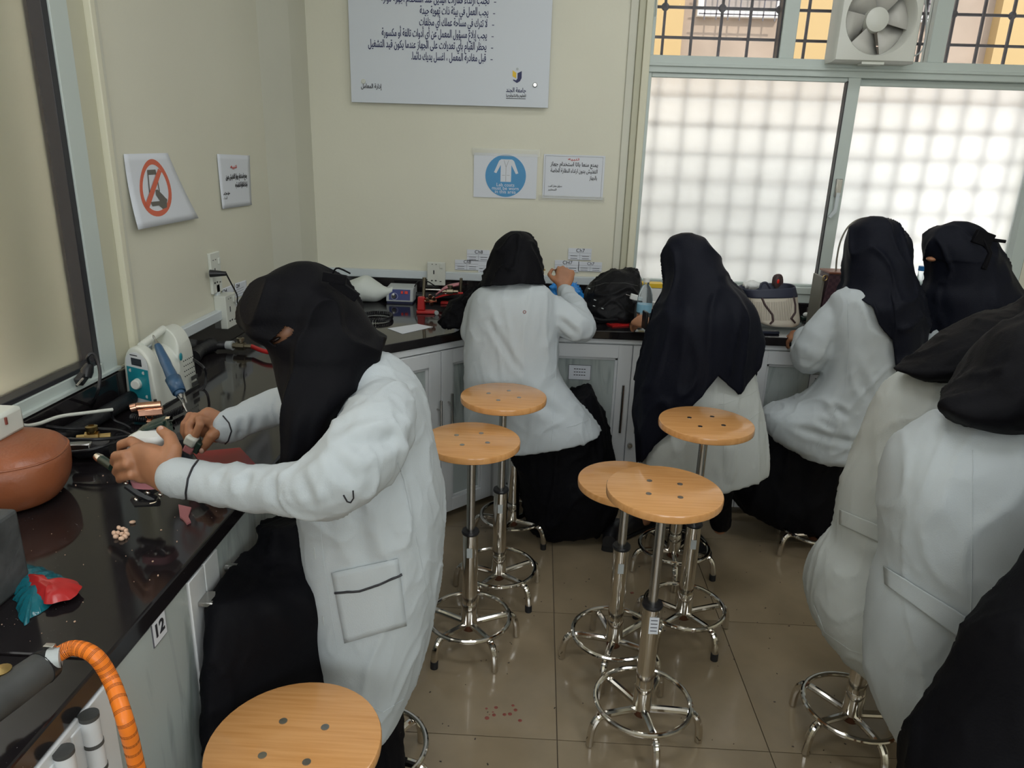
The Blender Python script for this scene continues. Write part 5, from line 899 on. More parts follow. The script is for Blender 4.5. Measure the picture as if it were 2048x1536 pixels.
obj('cross_bar', G().tube([P(315, 975, Y=1.28), P(290, 988, Y=1.28), P(268, 1000, Y=1.28)], .008, 8), 'black_plastic', t); obj('base_foot', G().tube([P(268, 998, Y=1.28), P(272, 1008, Y=1.27), P(318, 1006, Y=1.27)], .007, 8), 'black_plastic', t)
obj('wire', G().tube(bez([P(300, 1007, Y=1.26), P(312, 1004, Y=1.26), P(319, 996, Y=1.26)], 8), .0015, 6), 'chrome', t)
for p_ in ((252, 966), (273, 999), (296, 985), (321, 989)): q = P(*p_, Y=1.27); obj('thumb_screw', G().ball(q, .005, n=10, m=6), 'chrome', t)
obj('lower_cast', G().loft([(P(300, 955, Y=1.29), (.034, 0, 0), (0, .028, 0)), (P(300, 968, Y=1.29), (.03, 0, 0), (0, .025, 0))], 20, 6, 3), 'pink_plastic', t)
c = P(383, 886, Y=1.49); t = thing('bite_block', c, 'small pale plaster block pinched between finger and thumb of the far hand', 'block'); obj('cap', G().box(c + Vector((0, 0, .006)), (.026, .024, .024), Matrix.Rotation(.5, 3, 'Y')), 'plastic_cream', t, bev=.005); obj('wax_base', G().box(c + Vector((-.006, 0, -.014)), (.022, .02, .018), Matrix.Rotation(.5, 3, 'Y')), 'wax_pink', t, bev=.003); obj('green_side', G().box(c + Vector((.014, .002, -.010)), (.012, .02, .028), Matrix.Rotation(.5, 3, 'Y')), 'green_paint', t, bev=.002)
# wax sheet, scraps, teeth
def flat(name, px, label, cat, m, z=CT + .0005, th=.0015, group=None, **k):
    q = [Z(x, y, z) for x, y in px]; o = tag(obj(name, G().prism([(p.x, p.y) for p in q], (0, 0, z), (1, 0, 0), (0, 1, 0), (0, 0, th)), m, smooth=0, **k), label, cat, group); return o
flat('wax_sheet', [(385, 905), (480, 896), (520, 938), (425, 960)], 'glossy dark red wax sheet on the worktop between the sleeves', 'wax sheet', 'wax_red')
flat('wax_scrap', [(357, 1012), (383, 1018), (377, 1036), (382, 1046), (374, 1050), (366, 1040), (360, 1036)], 'crumpled pink wax scrap beside the coat sleeve', 'wax', 'wax_pink', th=.004)
tag(obj('black_case', G().box(Z(373, 878, .87), (.06, .05, .02), Matrix.Rotation(.2, 3, 'Z')), 'black_plastic', bev=.003), 'small black case behind the far hand', 'case')
random.seed(3)
for (px, py), w_ in zip([(228, 1066), (238, 1056), (246, 1058), (252, 1062), (236, 1066), (244, 1068), (232, 1073), (243, 1077), (254, 1068), (250, 1073)], range(10)):
    p = Z(px, py, CT + .004); o = obj('acrylic_tooth', G().ball(p, (.0042, .0056, .0045), Matrix.Rotation(random.random() * 3, 3, 'Z') @ Matrix.Rotation(random.random(), 3, 'X'), n=12, m=8), 'tooth'); tag(o, 'small ivory acrylic tooth in the heap on the dark worktop', 'tooth', 'heap of acrylic teeth')
p = Z(265, 1044, CT + .003); tag(obj('acrylic_tooth', G().ball(p, (.006, .004, .0035), Matrix.Rotation(.4, 3, 'Z'), n=12, m=8), 'tooth'), 'single stray ivory tooth above the heap', 'tooth')
g = G()
for k in range(70):
    x, y = random.uniform(-1.12, -.64), random.uniform(.9, 1.5); s_ = random.choice([.0006, .0008, .001, .0018]); g.box((x, y, CT + s_ / 2), (s_ * 1.5, s_, s_), Matrix.Rotation(random.random() * 3, 3, 'Z'))
tag(obj('plaster_dust', g, 'tooth', smooth=0), 'scattered pale plaster crumbs on the dark left worktop', 'debris', kind='stuff')
# tan leather bag
c = Z(22, 1003); g = G()
def bsec(h_, s_, dx=0, dy=0): return (c + Vector((-.06 + dx, .0 + dy, h_)), Vector((.155, .045, 0)) * s_, Vector((-.03, .105, 0)) * s_)
g.loft([bsec(.002, .80), bsec(.012, .93), bsec(.045, 1.03), bsec(.085, 1.04, 0, .005), bsec(.105, .98, 0, .012), bsec(.120, .84, 0, .018), bsec(.128, .55, 0, .02)], 56, 40, 2.6)
t = thing('leather_bag', c, 'plump tan leather bag lying at the left edge of the worktop', 'bag'); ob = obj('body', g, 'tan_leather', t)
sm = bsec(.100, 1.005, 0, .010); obj('piping', G().tube([sm[0] + sm[1] * math.copysign(abs(math.cos(a)) ** (2 / 2.6), math.cos(a)) + sm[2] * math.copysign(abs(math.sin(a)) ** (2 / 2.6), math.sin(a)) for a in np.linspace(0, 2 * PI, 60)], .0025, 6), 'tan_leather', t)
# plastic bag teal with red wax inside
t = thing('plastic_bag', Z(90, 1185), 'crumpled teal plastic bag with a red wax sheet poking out', 'plastic bag')
def crumple(px, z, th, m, name, parent, amp=.01, n=26, seed=0):
    q = [Z(x, y, z) for x, y in px]; cx = sum(p.x for p in q) / len(q); cy = sum(p.y for p in q) / len(q); g = G(); L_ = len(q); vs = []; rings = 9
    cl = bez(q[-2:] + q + q[:2], (L_ + 3) * 14 + 1)[28:28 + L_ * 14]; cl = [p + Vector((noise.noise(p * 60), noise.noise(p * 60 + Vector((9, 0, 0))), 0)) * .006 for p in cl]; N2 = len(cl)
    for r_ in range(rings + 1):
        f_ = 1 - r_ / rings
        for p in cl:
            x, y = cx + (p.x - cx) * f_, cy + (p.y - cy) * f_; h_ = th * (1 - f_ ** 3) + amp * abs(noise.noise(Vector((x * 45 + seed, y * 45, seed)))) * 2 * (1 - f_ ** 6); vs.append((x, y, z + h_))
    g.add(vs, [(r_ * N2 + k, r_ * N2 + (k + 1) % N2, (r_ + 1) * N2 + (k + 1) % N2, (r_ + 1) * N2 + k) for r_ in range(rings) for k in range(N2)]); return obj(name, g, m, parent, smooth=40)
crumple([(20, 1132), (70, 1130), (125, 1152), (138, 1175), (110, 1205), (60, 1238), (42, 1248), (30, 1200)], CT + .001, .016, 'bag_teal', 'bag', t, .003, seed=2)
o = crumple([(50, 1150), (85, 1152), (92, 1162), (155, 1162), (155, 1190), (120, 1205), (90, 1205), (60, 1180)], CT + .012, .012, 'wax_red', 'red_sheet', t, .002, seed=5); o.data.materials[0] = MATS['red_plastic']
# dark stone block and grey pipe with the orange hose
t = tag(obj('stone_block', G().bx(-.92, -.885 + .025, .70, .93, CT, CT + .0).box((-.905, .955, CT + .07), (.11, .20, .14)), 'stone', bev=.006, smooth=0), 'dark rough block standing at the left edge near the teal bag', 'block')
e = P(92, 1330, z=.915); w0 = P(-60, 1440, z=.915); t = thing('gas_pipe', e, 'thick grey foam-covered pipe stub with brass fitting at the near left', 'pipe')
obj('sleeve', G().tube([w0, w0.lerp(e, .5), e], [.024, .024, .022], 24), 'grey_rubber', t); obj('end_band', G().tube([w0.lerp(e, .93), e + (e - w0).normalized() * .006], [.0235, .021], 24), 'black_plastic', t)
b = P(5, 1352, z=.93); obj('brass_fitting', G().lathe([(.008, -.03), (.014, -.028), (.014, -.018), (.010, -.016), (.013, -.01), (.013, 0), (.010, .002), (.012, .010), (.0001, .012)], b, n=16), 'brass', t)
pts = bez([e, P(118, 1308, z=.925), P(150, 1296, z=.93), P(190, 1312, z=.925), P(222, 1360, z=.89), P(250, 1440, X=-.52), P(268, 1510, X=-.52), P(285, 1600, X=-.52), P(300, 1800, X=-.52)], 90)
t = thing('gas_hose', e, 'bright orange rubber hose arching over the near worktop edge', 'hose'); obj('hose', G().tube(pts, .0105, 20), 'orange', t)
k = P(106, 1318, z=.925); obj('clamp', G().tube([k - Vector((.006, .002, 0)), k + Vector((.008, .004, 0))], .0135, 20), 'plastic_grey', t); obj('clamp_screw', G().box(k + Vector((-.006, .006, .014)), (.014, .008, .008)), 'steel', t, bev=.001)
for i in range(14, 88, 3):
    p, q = pts[i], pts[i + 1]; d_ = (q - p).normalized()
    for j in range(3): obj('dark_band', G().tube([p + d_ * (j * .0018), p + d_ * (j * .0018 + .0006)], .0107, 16), 'dark_mark', t) if (i // 3) % 1 == 0 else None
# pipes, valves, cables along the left wall
pa = bez([Z(395, 700, .885), Z(440, 668, .885), Z(500, 630, .885), Z(540, 600, .885)], 20); t = thing('insulated_pipe', pa[0], 'black foam-wrapped pipe branch along the left splashback', 'pipe')
obj('main', G().tube(pa, .020, 14), 'foam_black', t); obj('wrap', G().tube(bez([Z(385, 715, .885), Z(400, 698, .888), Z(425, 690, .885)], 10), .026, 12), 'foam_black', t); obj('branch', G().tube(bez([Z(405, 700, .885), Z(430, 692, .883), Z(452, 690, .883)], 8), .015, 12), 'foam_black', t)
def valve(c, dv, label, m='old_brass'):
    c = Vector(c); dv = Vector(dv).normalized(); t = thing('gas_valve', c - BZ * .02, label, 'valve'); obj('valve_body', G().tube([c - dv * .035, c - dv * .018, c - dv * .016, c + dv * .014, c + dv * .016, c + dv * .04], [.010, .010, .016, .016, .009, .009], 8), m, t); obj('stem', G().lathe([(.009, 0), (.009, .018), (.014, .020), (.014, .030), (.007, .032), (.007, .026)], c, n=12), m, t); return t
c = Z(482, 692, .885); t = valve(c, (1, -.05, 0), 'old brass gas valve joined to a red hose by the black scarf'); obj('tape_wrap', G().tube([c + Vector((-.055, .004, 0)), c + Vector((-.03, .002, 0))], [.016, .018], 12), 'plastic_grey', t)
tag(obj('red_hose', G().tube(bez([c + Vector((.04, 0, 0)), Z(530, 703, .885), Z(560, 706, .885), Z(590, 712, .885)], 12), .0085, 14), 'red_plastic'), 'short red gas hose from the brass valve', 'hose')
c = Z(186, 875, .885); t = valve(c, (.8, .3, 0), 'brass gas valve among black cables behind the tan bag', 'brass'); obj('pipe_joint', G().tube([Z(140, 890, .88), Z(165, 900, .88), Z(225, 895, .885)], [.02, .022, .022], 14), 'foam_black', t); obj('lead_wrap', G().box(Z(160, 893, .90), (.05, .022, .02), Matrix.Rotation(.3, 3, 'Z')), 'steel', t, bev=.004)
pb = bez([Z(100, 880, .885), Z(150, 860, .885), Z(230, 815, .885), Z(262, 795, .885)], 12); tag(obj('insulated_pipe', G().tube(pb, .020, 12), 'foam_black'), 'black insulated pipe lying behind the cables on the left', 'pipe')
def cable(px, r, m, label, zs=None): 
    pts = [Z(x, y, (zs[i] if zs else CT + r)) for i, (x, y) in enumerate(px)]; return tag(obj('cable', G().tube(bez(pts, 50), r, 8), m), label, 'cable')
cable([(45, 843), (90, 852), (140, 857), (190, 857), (240, 862), (280, 880)], .0042, 'black_plastic', 'upper long black cable running to the articulator', [.93, .92, .905, .895, .885, .88])
cable([(120, 878), (180, 879), (230, 876), (290, 868)], .0042, 'black_plastic', 'middle black cable over the brass valve', [.92, .925, .92, .91]); cable([(135, 905), (180, 900), (220, 888), (270, 872)], .0042, 'black_plastic', 'lower black cable under the brass valve', [.90, .905, .91, .90])
cable([(30, 833), (45, 850), (75, 848), (120, 833), (170, 826), (225, 819)], .0045, 'plastic_cream', 'flat white cable leaving the left socket box', [.99, .965, .95, .94, .93, .92])
cable([(223, 822), (228, 840), (250, 850), (262, 858)], .0035, 'black_plastic', 'short black cable loop beside the copper torch', [.91, .88, .87, .865])
c = P(-2, 846, X=-1.12); t = thing('socket_box', c, 'white box with red switch cut by the left edge', 'socket'); obj('box', G().box(c + Vector((0, 0, 0)), (.05, .085, .055)), 'plastic_cream', t, bev=.008); q = P(12, 842, X=-1.094); obj('rocker', G().box(q, (.004, .006, .016)), 'red_drop', t, bev=.001)
a = P(174, 742, X=-1.17); t = thing('loose_plug', a, 'black three pin plug left on the left window sill', 'plug'); obj('plug_body', G().tube([P(180, 728, X=-1.165), a, P(172, 755, X=-1.17)], [.010, .016, .013], 12), 'black_plastic', t)
obj('plug_face', G().box(P(163, 757, X=-1.175), (.02, .035, .022), Matrix.Rotation(.4, 3, 'X')), 'black_plastic', t, bev=.003); obj('pin', G().tube([P(166, 757, X=-1.16), P(153, 772, X=-1.16)], .003, 6), 'steel', t)
obj('cord', G().tube(bez([P(180, 728, X=-1.165), P(175, 715, X=-1.15), P(185, 707, X=-1.14), P(195, 722, X=-1.13), P(200, 750, X=-1.12), P(195, 785, X=-1.12), P(180, 815, z=.90), P(155, 824, z=.89)], 40), .0042, 8), 'black_plastic', t)
# ================================================================== THINGS ON THE BACK WORKTOP
c = P(730, 572, Y=3.54); c.z = CT; t = tag(obj('dust_bag', G().loft([(c + Vector((-.135, .0, .05)), (0, .02, 0), (0, 0, .012)), (c + Vector((-.10, .0, .05)), (0, .06, 0), (0, 0, .038)), (c + Vector((-.03, .0, .06)), (0, .085, 0), (0, 0, .058)), (c + Vector((.01, .0, .064)), (0, .085, 0), (0, 0, .063)), (c + Vector((.06, .0, .05)), (0, .07, 0), (0, 0, .048)), (c + Vector((.10, .0, .05)), (0, .035, 0), (0, 0, .026)), (c + Vector((.14, .0, .06)), (0, .02, 0), (0, 0, .018))], 30, 40), 'dust_bag'), 'plump white cloth dust bag behind the blue control box', 'bag')
a, b = Z(772, 606), Z(826, 608); c = (a + b) / 2 + Vector((0, .06, 0)); W_ = (b - a).length; t = thing('control_box', c, 'small grey control box with blue front panel, knob and red switches', 'control box')
g = G(); g.prism([(-.06, .008), (-.045, .075), (.06, .080), (.065, .008)], c - Vector((W_ / 2, 0, 0)), (0, 1, 0), (0, 0, 1), (W_, 0, 0)); obj('case', g, 'plastic_grey', t, bev=.004); obj('base', G().box(c + Vector((0, 0, .004)), (W_ * .95, .11, .008)), 'base_blue', t)
nfr = Vector((0, -.067, .015)).normalized(); uz_ = Vector((0, .015, .067)).normalized(); pc = c + Vector((0, -.0535, .042)); M = Matrix((BX, nfr, uz_)).transposed()
obj('front_panel', G().box(pc + nfr * .001, (W_ * .78, .002, .052), M), 'panel_blue', t, smooth=0); obj('knob', G().cyl(pc + BX * -.027 + uz_ * -.008, pc + BX * -.027 + uz_ * -.008 + nfr * .012, .011), 'black_plastic', t); obj('knob_cap', G().ball(pc + BX * -.029 + uz_ * .0 + nfr * .012, .006), 'plaster', t)
for i in (0, 1): obj('switch', G().box(pc + BX * (.012 + i * .021) + uz_ * .012 + nfr * .003, (.011 + i * .005, .004, .014), M), 'lamp_red', t, bev=.001)
obj('dial_mark', G().ring(pc + BX * -.025 + uz_ * -.008 + nfr * .0022, .016, .0008, 24, 4, ax=nfr), 'paper', t)
g = G(); base = bez([Z(715, 632, .872), Z(745, 626, .872), Z(778, 628, .872), Z(782, 636, .872), Z(760, 641, .872), Z(715, 641, .872)], 40); pts = []
for i in range(560):
    x = i / 559 * 38.99; k = int(x); p = base[k].lerp(base[min(k + 1, 39)], x - k); a = i * 2 * PI / 12; pts.append(p + Vector((math.cos(a) * .5, math.cos(a) * .6, math.sin(a))) * .008)
tag(obj('coiled_cord', g.tube(pts, .0028, 6), 'black_plastic'), 'coiled black cord in front of the white dust bag', 'cord')
flat('paper_slip', [(775, 657), (835, 648), (866, 654), (805, 668)], 'blank pinkish white paper slip on the corner worktop', 'paper', 'paper', th=.0008)
# red articulator and pink one behind it
c = Z(846, 628); t = thing('dental_articulator', c, 'red cast articulator with upright post on the corner worktop', 'articulator')
obj('base', G().prism([(-.036, -.022), (.05, -.022), (.058, .006), (.03, .022), (-.03, .022), (-.04, 0)], c + Vector((.005, .02, 0)), (1, .1, 0), (-.1, 1, 0), (0, 0, .014)), 'red_plastic', t, bev=.004); obj('tower', G().box(c + Vector((-.012, .03, .045)), (.036, .034, .062), taper=.85), 'red_plastic', t, bev=.004)
obj('post', G().cyl(c + Vector((-.004, .045, .07)), c + Vector((.0, .05, .155)), .0075, n=12), 'old_brass', t); obj('post_cap', G().cyl(c + Vector((.0, .05, .15)), c + Vector((.0, .05, .162)), .0095), 'old_brass', t)
obj('hinge_rod', G().cyl(c + Vector((.0, .03, .055)), c + Vector((.06, .03, .058)), .006), 'copper', t)
for dx, dz in ((.015, .066), (.035, .046), (.045, .072), (.03, .082)): obj('thumb_nut', G().cyl(c + Vector((dx, .02, dz)), c + Vector((dx + .006, .002, dz)), .009, n=12), 'copper', t)
obj('wheel', G().cyl(c + Vector((.062, -.004, .010)), c + Vector((.066, -.012, .010)), .010), 'plastic_grey', t)
c = Z(895, 612); t = thing('dental_articulator', c, 'pink and crimson articulator arms reaching toward the black cloth', 'articulator'); obj('lower_arm', G().loft([(c + Vector((-.07, .02, .03)), (0, .015, 0), (0, 0, .005)), (c + Vector((-.02, .03, .048)), (0, .025, 0), (0, 0, .006)), (c + Vector((.04, .05, .056)), (0, .02, 0), (0, 0, .006)), (c + Vector((.07, .06, .055)), (0, .01, 0), (0, 0, .005))], 16, 16), 'red_plastic', t)
obj('upper_arm', G().loft([(c + Vector((-.06, .03, .05)), (0, .02, 0), (0, 0, .004)), (c + Vector((-.01, .04, .085)), (0, .03, 0), (0, 0, .01)), (c + Vector((.05, .06, .10)), (0, .02, 0), (0, 0, .008))], 16, 16), 'pink_plastic', t); obj('post', G().cyl(c + Vector((.055, .06, .0)), c + Vector((.06, .06, .13)), .007), 'old_brass', t); obj('foot', G().box(c + Vector((.02, .05, .006)), (.12, .03, .012)), 'red_plastic', t, bev=.003)
c = Z(900, 592, .885); valve(P(900, 583, Y=3.52), (1, .1, 0), 'back wall gas valve behind the pink articulator')
t = tag(obj('insulated_pipe', G().tube(bez([(-.78, 3.60, .885), (-.6, 3.61, .885), (-.3, 3.6, .885)], 10), .018, 12), 'foam_black'), 'black insulated pipe along the back splashback', 'pipe'); tag(obj('steel_rod', G().tube([P(845, 579, Y=3.52), P(880, 580, Y=3.52), P(892, 588, Y=3.52)], .005, 8), 'steel'), 'grey steel rod on the back pipe', 'rod')
cable([(828, 575), (838, 562), (855, 563), (870, 572)], .003, 'black_plastic', 'thin black cord looping from the blue control box', [.93, .97, .96, .93])
# black cloth heap left of A
g = G(); g.loft([sec((905, 600), (960, 575), 3.0, d=.05), sec((890, 615), (965, 600), 2.98, d=.09), sec((882, 632), (960, 625), 2.97, d=.11), sec((878, 648), (955, 646), 2.95, d=.10)], 36, 24)
o = cloth('black_cloth_heap', g, 'black_cloth', None, .007, 3, (.012, 14, (1, 1, .7)), seed=31); tag(o, 'heap of black cloth on the worktop left of the centre person', 'cloth')
# between A and B: blue bag, backpack, bottle, papers, stand
c = P(1130, 580, Y=3.30); g = G(); g.ball(Vector((c.x, c.y, .955)), (.085, .07, .085)); o = cloth('plastic_bag', g, 'bag_blue', None, .006, 2, (.014, 20, (1, 1, 1)), seed=33); tag(o, 'bright blue crumpled plastic bag beside the centre person', 'plastic bag')
pts_ = [P(1083, 532, Y=2.86), P(1090, 540, Y=2.88), P(1080, 545, Y=2.88)]; tag(obj('gold_pin', G().tube(pts_, .003, 8), 'brass'), 'small gold hair pin at the edge of the black headscarf', 'pin')
t = thing('backpack', (.36, 3.33, CT), 'slumped black backpack on the worktop left of the water bottle', 'backpack')
g = G(); g.loft([sec((1225, 540), (1272, 538), 3.40, d=.03), sec((1205, 546), (1278, 544), 3.40, d=.07), sec((1178, 568), (1284, 562), 3.38, d=.10), sec((1165, 592), (1284, 590), 3.36, d=.11), sec((1160, 620), (1280, 620), 3.34, d=.12), sec((1160, 638), (1275, 640), 3.33, d=.11)], 40, 40, 2.4)
bp = cloth('pack_body', g, 'backpack', t, .007, 4, (.010, 11, (1, 1, .6)), [(P(1175, 573, Y=3.2), P(1290, 568, Y=3.2), .008, .010)], seed=35)
seam('zip', bp, [(1172, 578), (1210, 566), (1250, 566), (1276, 572)], .0012, 'grey_rubber'); obj('strap', G().tube(bez([P(1165, 600, Y=3.17), P(1170, 625, Y=3.14), P(1200, 640, Y=3.13), P(1235, 640, Y=3.15)], 12), .007, 8), 'backpack', t)
for p_ in ((1178, 577), (1190, 600), (1188, 612), (1205, 617)): obj('buckle', G().box(P(*p_, Y=3.15), (.011, .003, .004), Matrix.Rotation(.3, 3, 'Y')), 'plastic_grey', t, bev=.001)
c = Z(1288, 622); c = Vector((P(1290, 600, Y=3.16).x, 3.16, CT)); t = thing('water_bottle', c, 'clear plastic water bottle with pale blue label and ribbed lower half', 'bottle')
obj('bottle', G().lathe([(.0001, .002), (.026, .0), (.032, .008), (.031, .03), (.033, .035), (.031, .045), (.033, .055), (.031, .065), (.033, .075), (.032, .10), (.033, .135), (.031, .155), (.022, .185), (.0125, .198), (.0125, .212)], c, n=32), 'bottle', t)
obj('cap', G().cyl(c + BZ * .210, c + BZ * .226, .0145), 'plaster', t); obj('label', G().lathe([(.0335, .078), (.0337, .080), (.0337, .112), (.0335, .114)], c, n=32), 'bottle_label', t)
flat('wax_sheet', [(1196, 640), (1205, 634), (1262, 640), (1262, 652), (1225, 654)], 'bright red wax sheet lying before the backpack', 'wax sheet', 'bag_red', th=.006); flat('paper_sheet', [(1206, 637), (1262, 639), (1262, 644), (1204, 644)], 'white paper slip above the bright red wax sheet', 'paper', 'paper', z=CT + .008, th=.001)
c = Vector((P(1270, 650, z=CT).x, P(1270, 652, z=CT).y, CT)); t = thing('stand', c, 'black round-based stand carrying a small white instrument', 'stand'); obj('base', G().lathe([(.0001, 0), (.030, 0), (.032, .006), (.022, .010), (.014, .022), (.0001, .022)], c), 'black_plastic', t); obj('column', G().cyl(c + BZ * .02, c + BZ * .105, .0105), 'grey_rubber', t)
obj('head', G().box(c + Vector((0, 0, .112)), (.05, .03, .014)), 'black_plastic', t, bev=.003); obj('white_gauge', G().box(c + Vector((-.005, 0, .128)), (.06, .02, .024), Matrix.Rotation(.25, 3, 'Y')), 'plaster', t, bev=.003); obj('needle', G().cyl(c + Vector((-.055, 0, .142)), c + Vector((-.03, 0, .134)), .002), 'steel', t)
c = P(1290, 640, Y=2.98); tag(obj('phone', G().box(c, (.012, .05, .075), Matrix.Rotation(.2, 3, 'Z')), 'black_plastic', bev=.004), 'dark phone held upright by the navy-scarfed person', 'phone')
c = Vector((P(1304, 560, Y=3.50).x, 3.50, CT)); t = thing('carton', c, 'small white carton with yellow top band behind the water bottle', 'box'); obj('box', G().box(c + BZ * .065, (.09, .06, .13)), 'plaster', t, bev=.002); obj('yellow_band', G().box(c + BZ * .142, (.10, .065, .02)), 'yellow', t, bev=.001)
c = Vector((P(1316, 590, Y=3.36).x, 3.36, CT)); t = thing('glass_jar', c, 'amber jar with white lid half behind the navy scarf', 'jar'); obj('jar', G().lathe([(.0001, 0), (.030, 0), (.032, .03), (.030, .055), (.0001, .056)], c), 'orange', t); t2 = obj('lid', G().cyl(c + BZ * .055, c + BZ * .085, .026), 'plaster', t); obj('black_rim', G().cyl(c + BZ * .03, c + BZ * .05, .0325), 'black_plastic', t)
for i, (px, py) in enumerate(((1283, 650), (1296, 655), (1290, 646))): c = Z(px, py); tag(obj('plaster_disc', G().cyl(c, c + BZ * .006, .013, n=16), 'plaster'), ('left', 'right', 'rear')[i] + ' of three small white discs by the black stand', 'disc', 'white discs by the stand')
# striped tote
t = thing('tote_bag', (.98, 3.2, CT), 'cream striped tote bag with navy rim and dark handle straps', 'bag')
def tsec(l, r, Yc, d): return sec(l, r, Yc, d=d)
tb = [tsec((1528, 648), (1590, 650), 3.17, .05), tsec((1512, 640), (1597, 642), 3.18, .06), tsec((1500, 615), (1595, 618), 3.2, .065), tsec((1490, 592), (1592, 590), 3.22, .068)]
obj('canvas_body', G().loft(tb, 48, 24, 3), 'canvas', t); g = G()
obj('navy_rim', G().loft([tsec((1489, 592), (1592.5, 590), 3.22, .069), tsec((1478, 575), (1588, 570), 3.23, .07)], 48, 6, 3, cap=False), 'tote_navy', t, mods=(('SOLIDIFY', dict(thickness=.004)),))
cb = t
stripes = G(); ca = [o_ for o_ in t.children if o_.name.startswith('canvas')][0]
for x in np.linspace(1498, 1584, 26):
    q = [surf(ca, x + (1540 - x) * .10 * k / 5, 596 + k * 9, off=.0006) for k in range(6)]; q = [h[0] for h in q if h]
    if len(q) > 2: stripes.tube(q, .0011, 4)
obj('stripes', stripes, 'stripe_dark', ca)
for pts_ in ([(1520, 575), (1521, 590), (1530, 610), (1545, 630), (1546, 642), (1540, 648)], [(1586, 590), (1590, 610), (1590, 625), (1582, 637), (1590, 646)]): seam('strap', ca, pts_, .0045, 'tote_brown')
obj('handle', G().tube(bez([P(1520, 577, Y=3.16), P(1524, 567, Y=3.16), P(1533, 566, Y=3.16), P(1540, 577, Y=3.17)], 12), .005, 8), 'tote_navy', t); obj('handle', G().tube(bez([P(1546, 570, Y=3.29), P(1549, 553, Y=3.29), P(1562, 552, Y=3.29), P(1564, 570, Y=3.29)], 12), .006, 8), 'tote_brown', t)
p = P(1555, 563, Y=3.27); o = tag(obj('sunglass_case', G().ball(p, (.018, .010, .030)), 'tote_brown'), 'small brown case with a red mark poking out of the tote', 'case'); obj('red_mark', G().ball(p + Vector((0, -.009, .002)), (.006, .003, .010)), 'lamp_red', o)
c = P(1503, 570, Y=3.22); g = G(); g.ball(c, (.04, .03, .018)); o = cloth('white_cloth', g, 'plaster', None, .005, 2, (.006, 30, (1, 1, 1)), seed=40); tag(o, 'crumpled white cloth at the mouth of the striped tote', 'cloth')
# brown checked handbag
c = P(1672, 590, Y=3.28); t = thing('handbag', (c.x, 3.28, CT), 'brown checked handbag with gold ring and tall thin handle', 'handbag')
bl_, tl_, tr_ = P(1648, 640, Y=3.2), P(1651, 541, Y=3.3), P(1705, 541, Y=3.3)
zt = tl_.z; x0 = P(1650, 560, Y=3.28).x; g = G(); g.prism([(x0 - .02, CT), (x0 + .26, CT), (x0 + .24, zt), (x0, zt)], (0, 3.24, 0), (1, 0, 0), (0, 0, 1), (0, .11, 0)); bd_ = obj('body', g, 'bag_brown', t, bev=.006, smooth=0)
def chk(nt, b):
    tc = nt.nodes.new('ShaderNodeTexCoord'); k = nt.nodes.new('ShaderNodeTexChecker'); k.inputs['Scale'].default_value = 70; k.inputs[1].default_value = (.075, .035, .045, 1); k.inputs[2].default_value = (.05, .024, .034, 1); nt.links.new(tc.outputs['Object'], k.inputs[0]); nt.links.new(k.outputs[0], b.inputs['Base Color'])
layer(MATS['bag_brown'], chk)
obj('gusset', G().prism([(3.235, CT), (3.355, CT), (3.355, zt - .02), (3.235, zt - .02)], (x0 - .028, 0, 0), (0, 1, 0), (0, 0, 1), (.010, 0, 0)), 'bag_side', t, bev=.003, smooth=0); obj('rim', G().bx(x0 - .003, x0 + .243, 3.235, 3.355, zt - .006, zt + .003), 'bag_trim', t, bev=.002)
q = P(1650, 556, Y=3.22); obj('gold_ring', G().ring(q, .012, .0025, 20, 6, ax=(.4, -1, 0)), 'brass', t)
obj('handle', G().tube(bez([P(1672, 541, Y=3.29), P(1674, 515, Y=3.29), P(1682, 480, Y=3.29), P(1700, 450, Y=3.29), P(1730, 436, Y=3.29), P(1765, 445, Y=3.29), P(1780, 541, Y=3.29)], 40), .004, 8), 'bag_side', t)
tag(obj('flat_pouch', G().box(Z(1530, 664, CT + .006), (.12, .03, .012), Matrix.Rotation(.05, 3, 'Z')), 'tote_navy', bev=.003), 'flat black pouch on the worktop edge below the tote', 'pouch')
c = Z(1607, 612); t = thing('paper_cup', c, 'white cup of clutter between tote and handbag', 'cup'); obj('cup', G().lathe([(.0001, 0), (.022, 0), (.028, .06), (.026, .06), (.02, .005)], c + BZ * .0), 'plaster', t)
c = Z(1612, 622); tag(obj('orange_block', G().box(c + BZ * .015, (.03, .03, .03), Matrix.Rotation(.4, 3, 'Z')), 'sign_red', bev=.004), 'small orange-red wax block before the white cup', 'block')
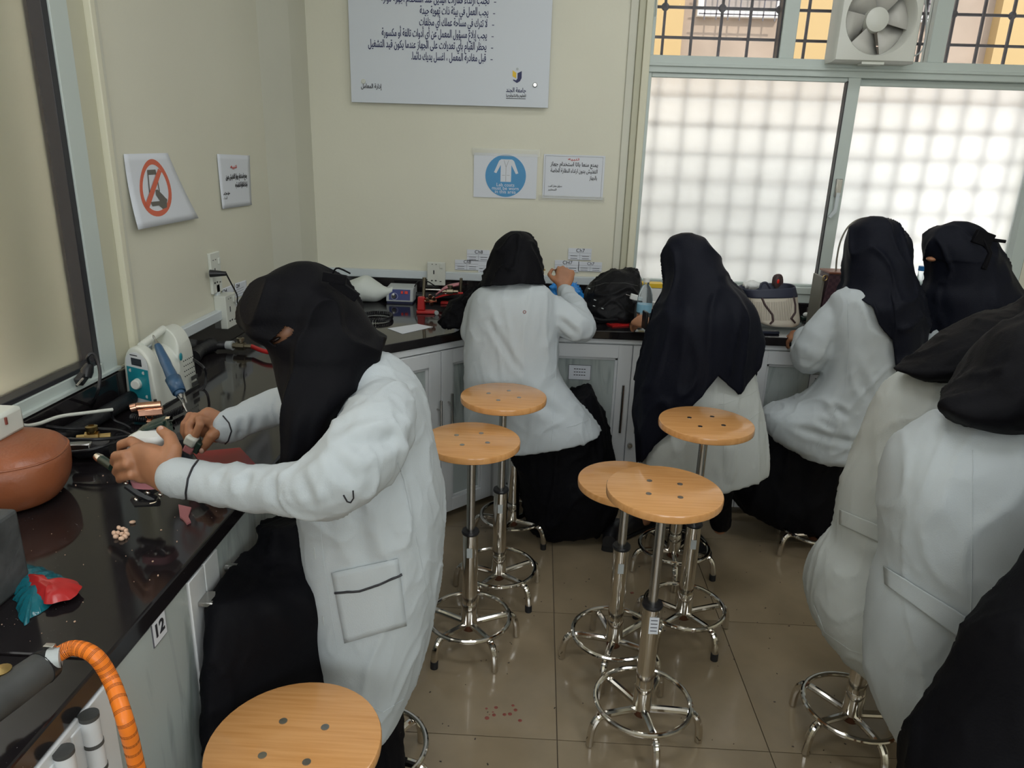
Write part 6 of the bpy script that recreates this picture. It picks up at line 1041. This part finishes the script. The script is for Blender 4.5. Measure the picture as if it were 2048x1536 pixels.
c = Z(1622, 600); t = thing('dental_articulator', c, 'small green articulator beside the handbag', 'articulator'); obj('base', G().box(c + BZ * .008, (.05, .04, .016)), 'green_paint', t, bev=.003); obj('arch', G().tube(bez([c + Vector((-.02, 0, .016)), c + Vector((-.015, 0, .06)), c + Vector((.015, 0, .06)), c + Vector((.02, 0, .016))], 12), .006, 8), 'steel', t); obj('white_cast', G().ball(c + BZ * .03, (.015, .015, .012)), 'plaster', t)
c = Z(1612, 640); t = thing('dental_articulator', c, 'second green articulator with pale casts at the white sleeve', 'articulator'); obj('base', G().box(c + BZ * .008, (.045, .04, .016)), 'green_paint', t, bev=.003); obj('white_cast', G().ball(c + BZ * .026, (.018, .016, .012)), 'plaster', t); obj('pin', G().cyl(c, c + BZ * .06, .004), 'steel', t)
c = Vector((P(1834, 590, Y=3.30).x, 3.30, CT)); zt = P(1833, 541, Y=3.30).z; t = thing('water_bottle', c, 'clear bottle with bright blue cap between the two right scarves', 'bottle'); h_ = zt - CT; obj('bottle', G().lathe([(.0001, .002), (.030, .0), (.033, .01), (.033, h_ * .6), (.031, h_ * .75), (.014, h_ * .92), (.014, h_)], c, n=28), 'bottle', t); obj('cap', G().cyl(c + BZ * h_, c + BZ * (h_ + .020), .0165), 'cap_blue', t)
# ================================================================== ON THE FLOOR
random.seed(11)
for k, (px, py) in enumerate([(974, 1436), (992, 1415), (986, 1424), (988, 1430), (1009, 1429), (1020, 1428), (1031, 1420), (1026, 1411), (1040, 1441), (973, 1417), (979, 1429)]):
    r_ = [.007, .006, .003, .006, .006, .0065, .006, .005, .006, .004, .002][k]; p = P(px, py, z=0); tag(obj('red_drop', G().lathe([(.0001, .0006), (r_ * .6, .0006), (r_, 0)], p, n=16), 'red_drop'), 'small dried dark red drop on the floor tiles', 'drop', 'red drops on the floor')
p = P(1264, 1186, z=0); tag(obj('wax_chip', G().box(p + BZ * .001, (.012, .008, .002), Matrix.Rotation(.5, 3, 'Z')), 'red_drop'), 'dark red chip on the floor between the stools', 'chip')
g = G()
for k in range(160):
    x, y = random.uniform(-.3, 1.6), random.uniform(1.4, 2.9); s_ = random.choice([.0015, .002, .003]); g.box((x, y, .0007), (s_ * 2, s_, .0014), Matrix.Rotation(random.random() * 3, 3, 'Z'))
tag(obj('floor_dust', g, 'debris', smooth=0), 'dark specks of dust scattered over the floor tiles', 'debris', kind='stuff')

bpy.data.scenes.remove(TMP)
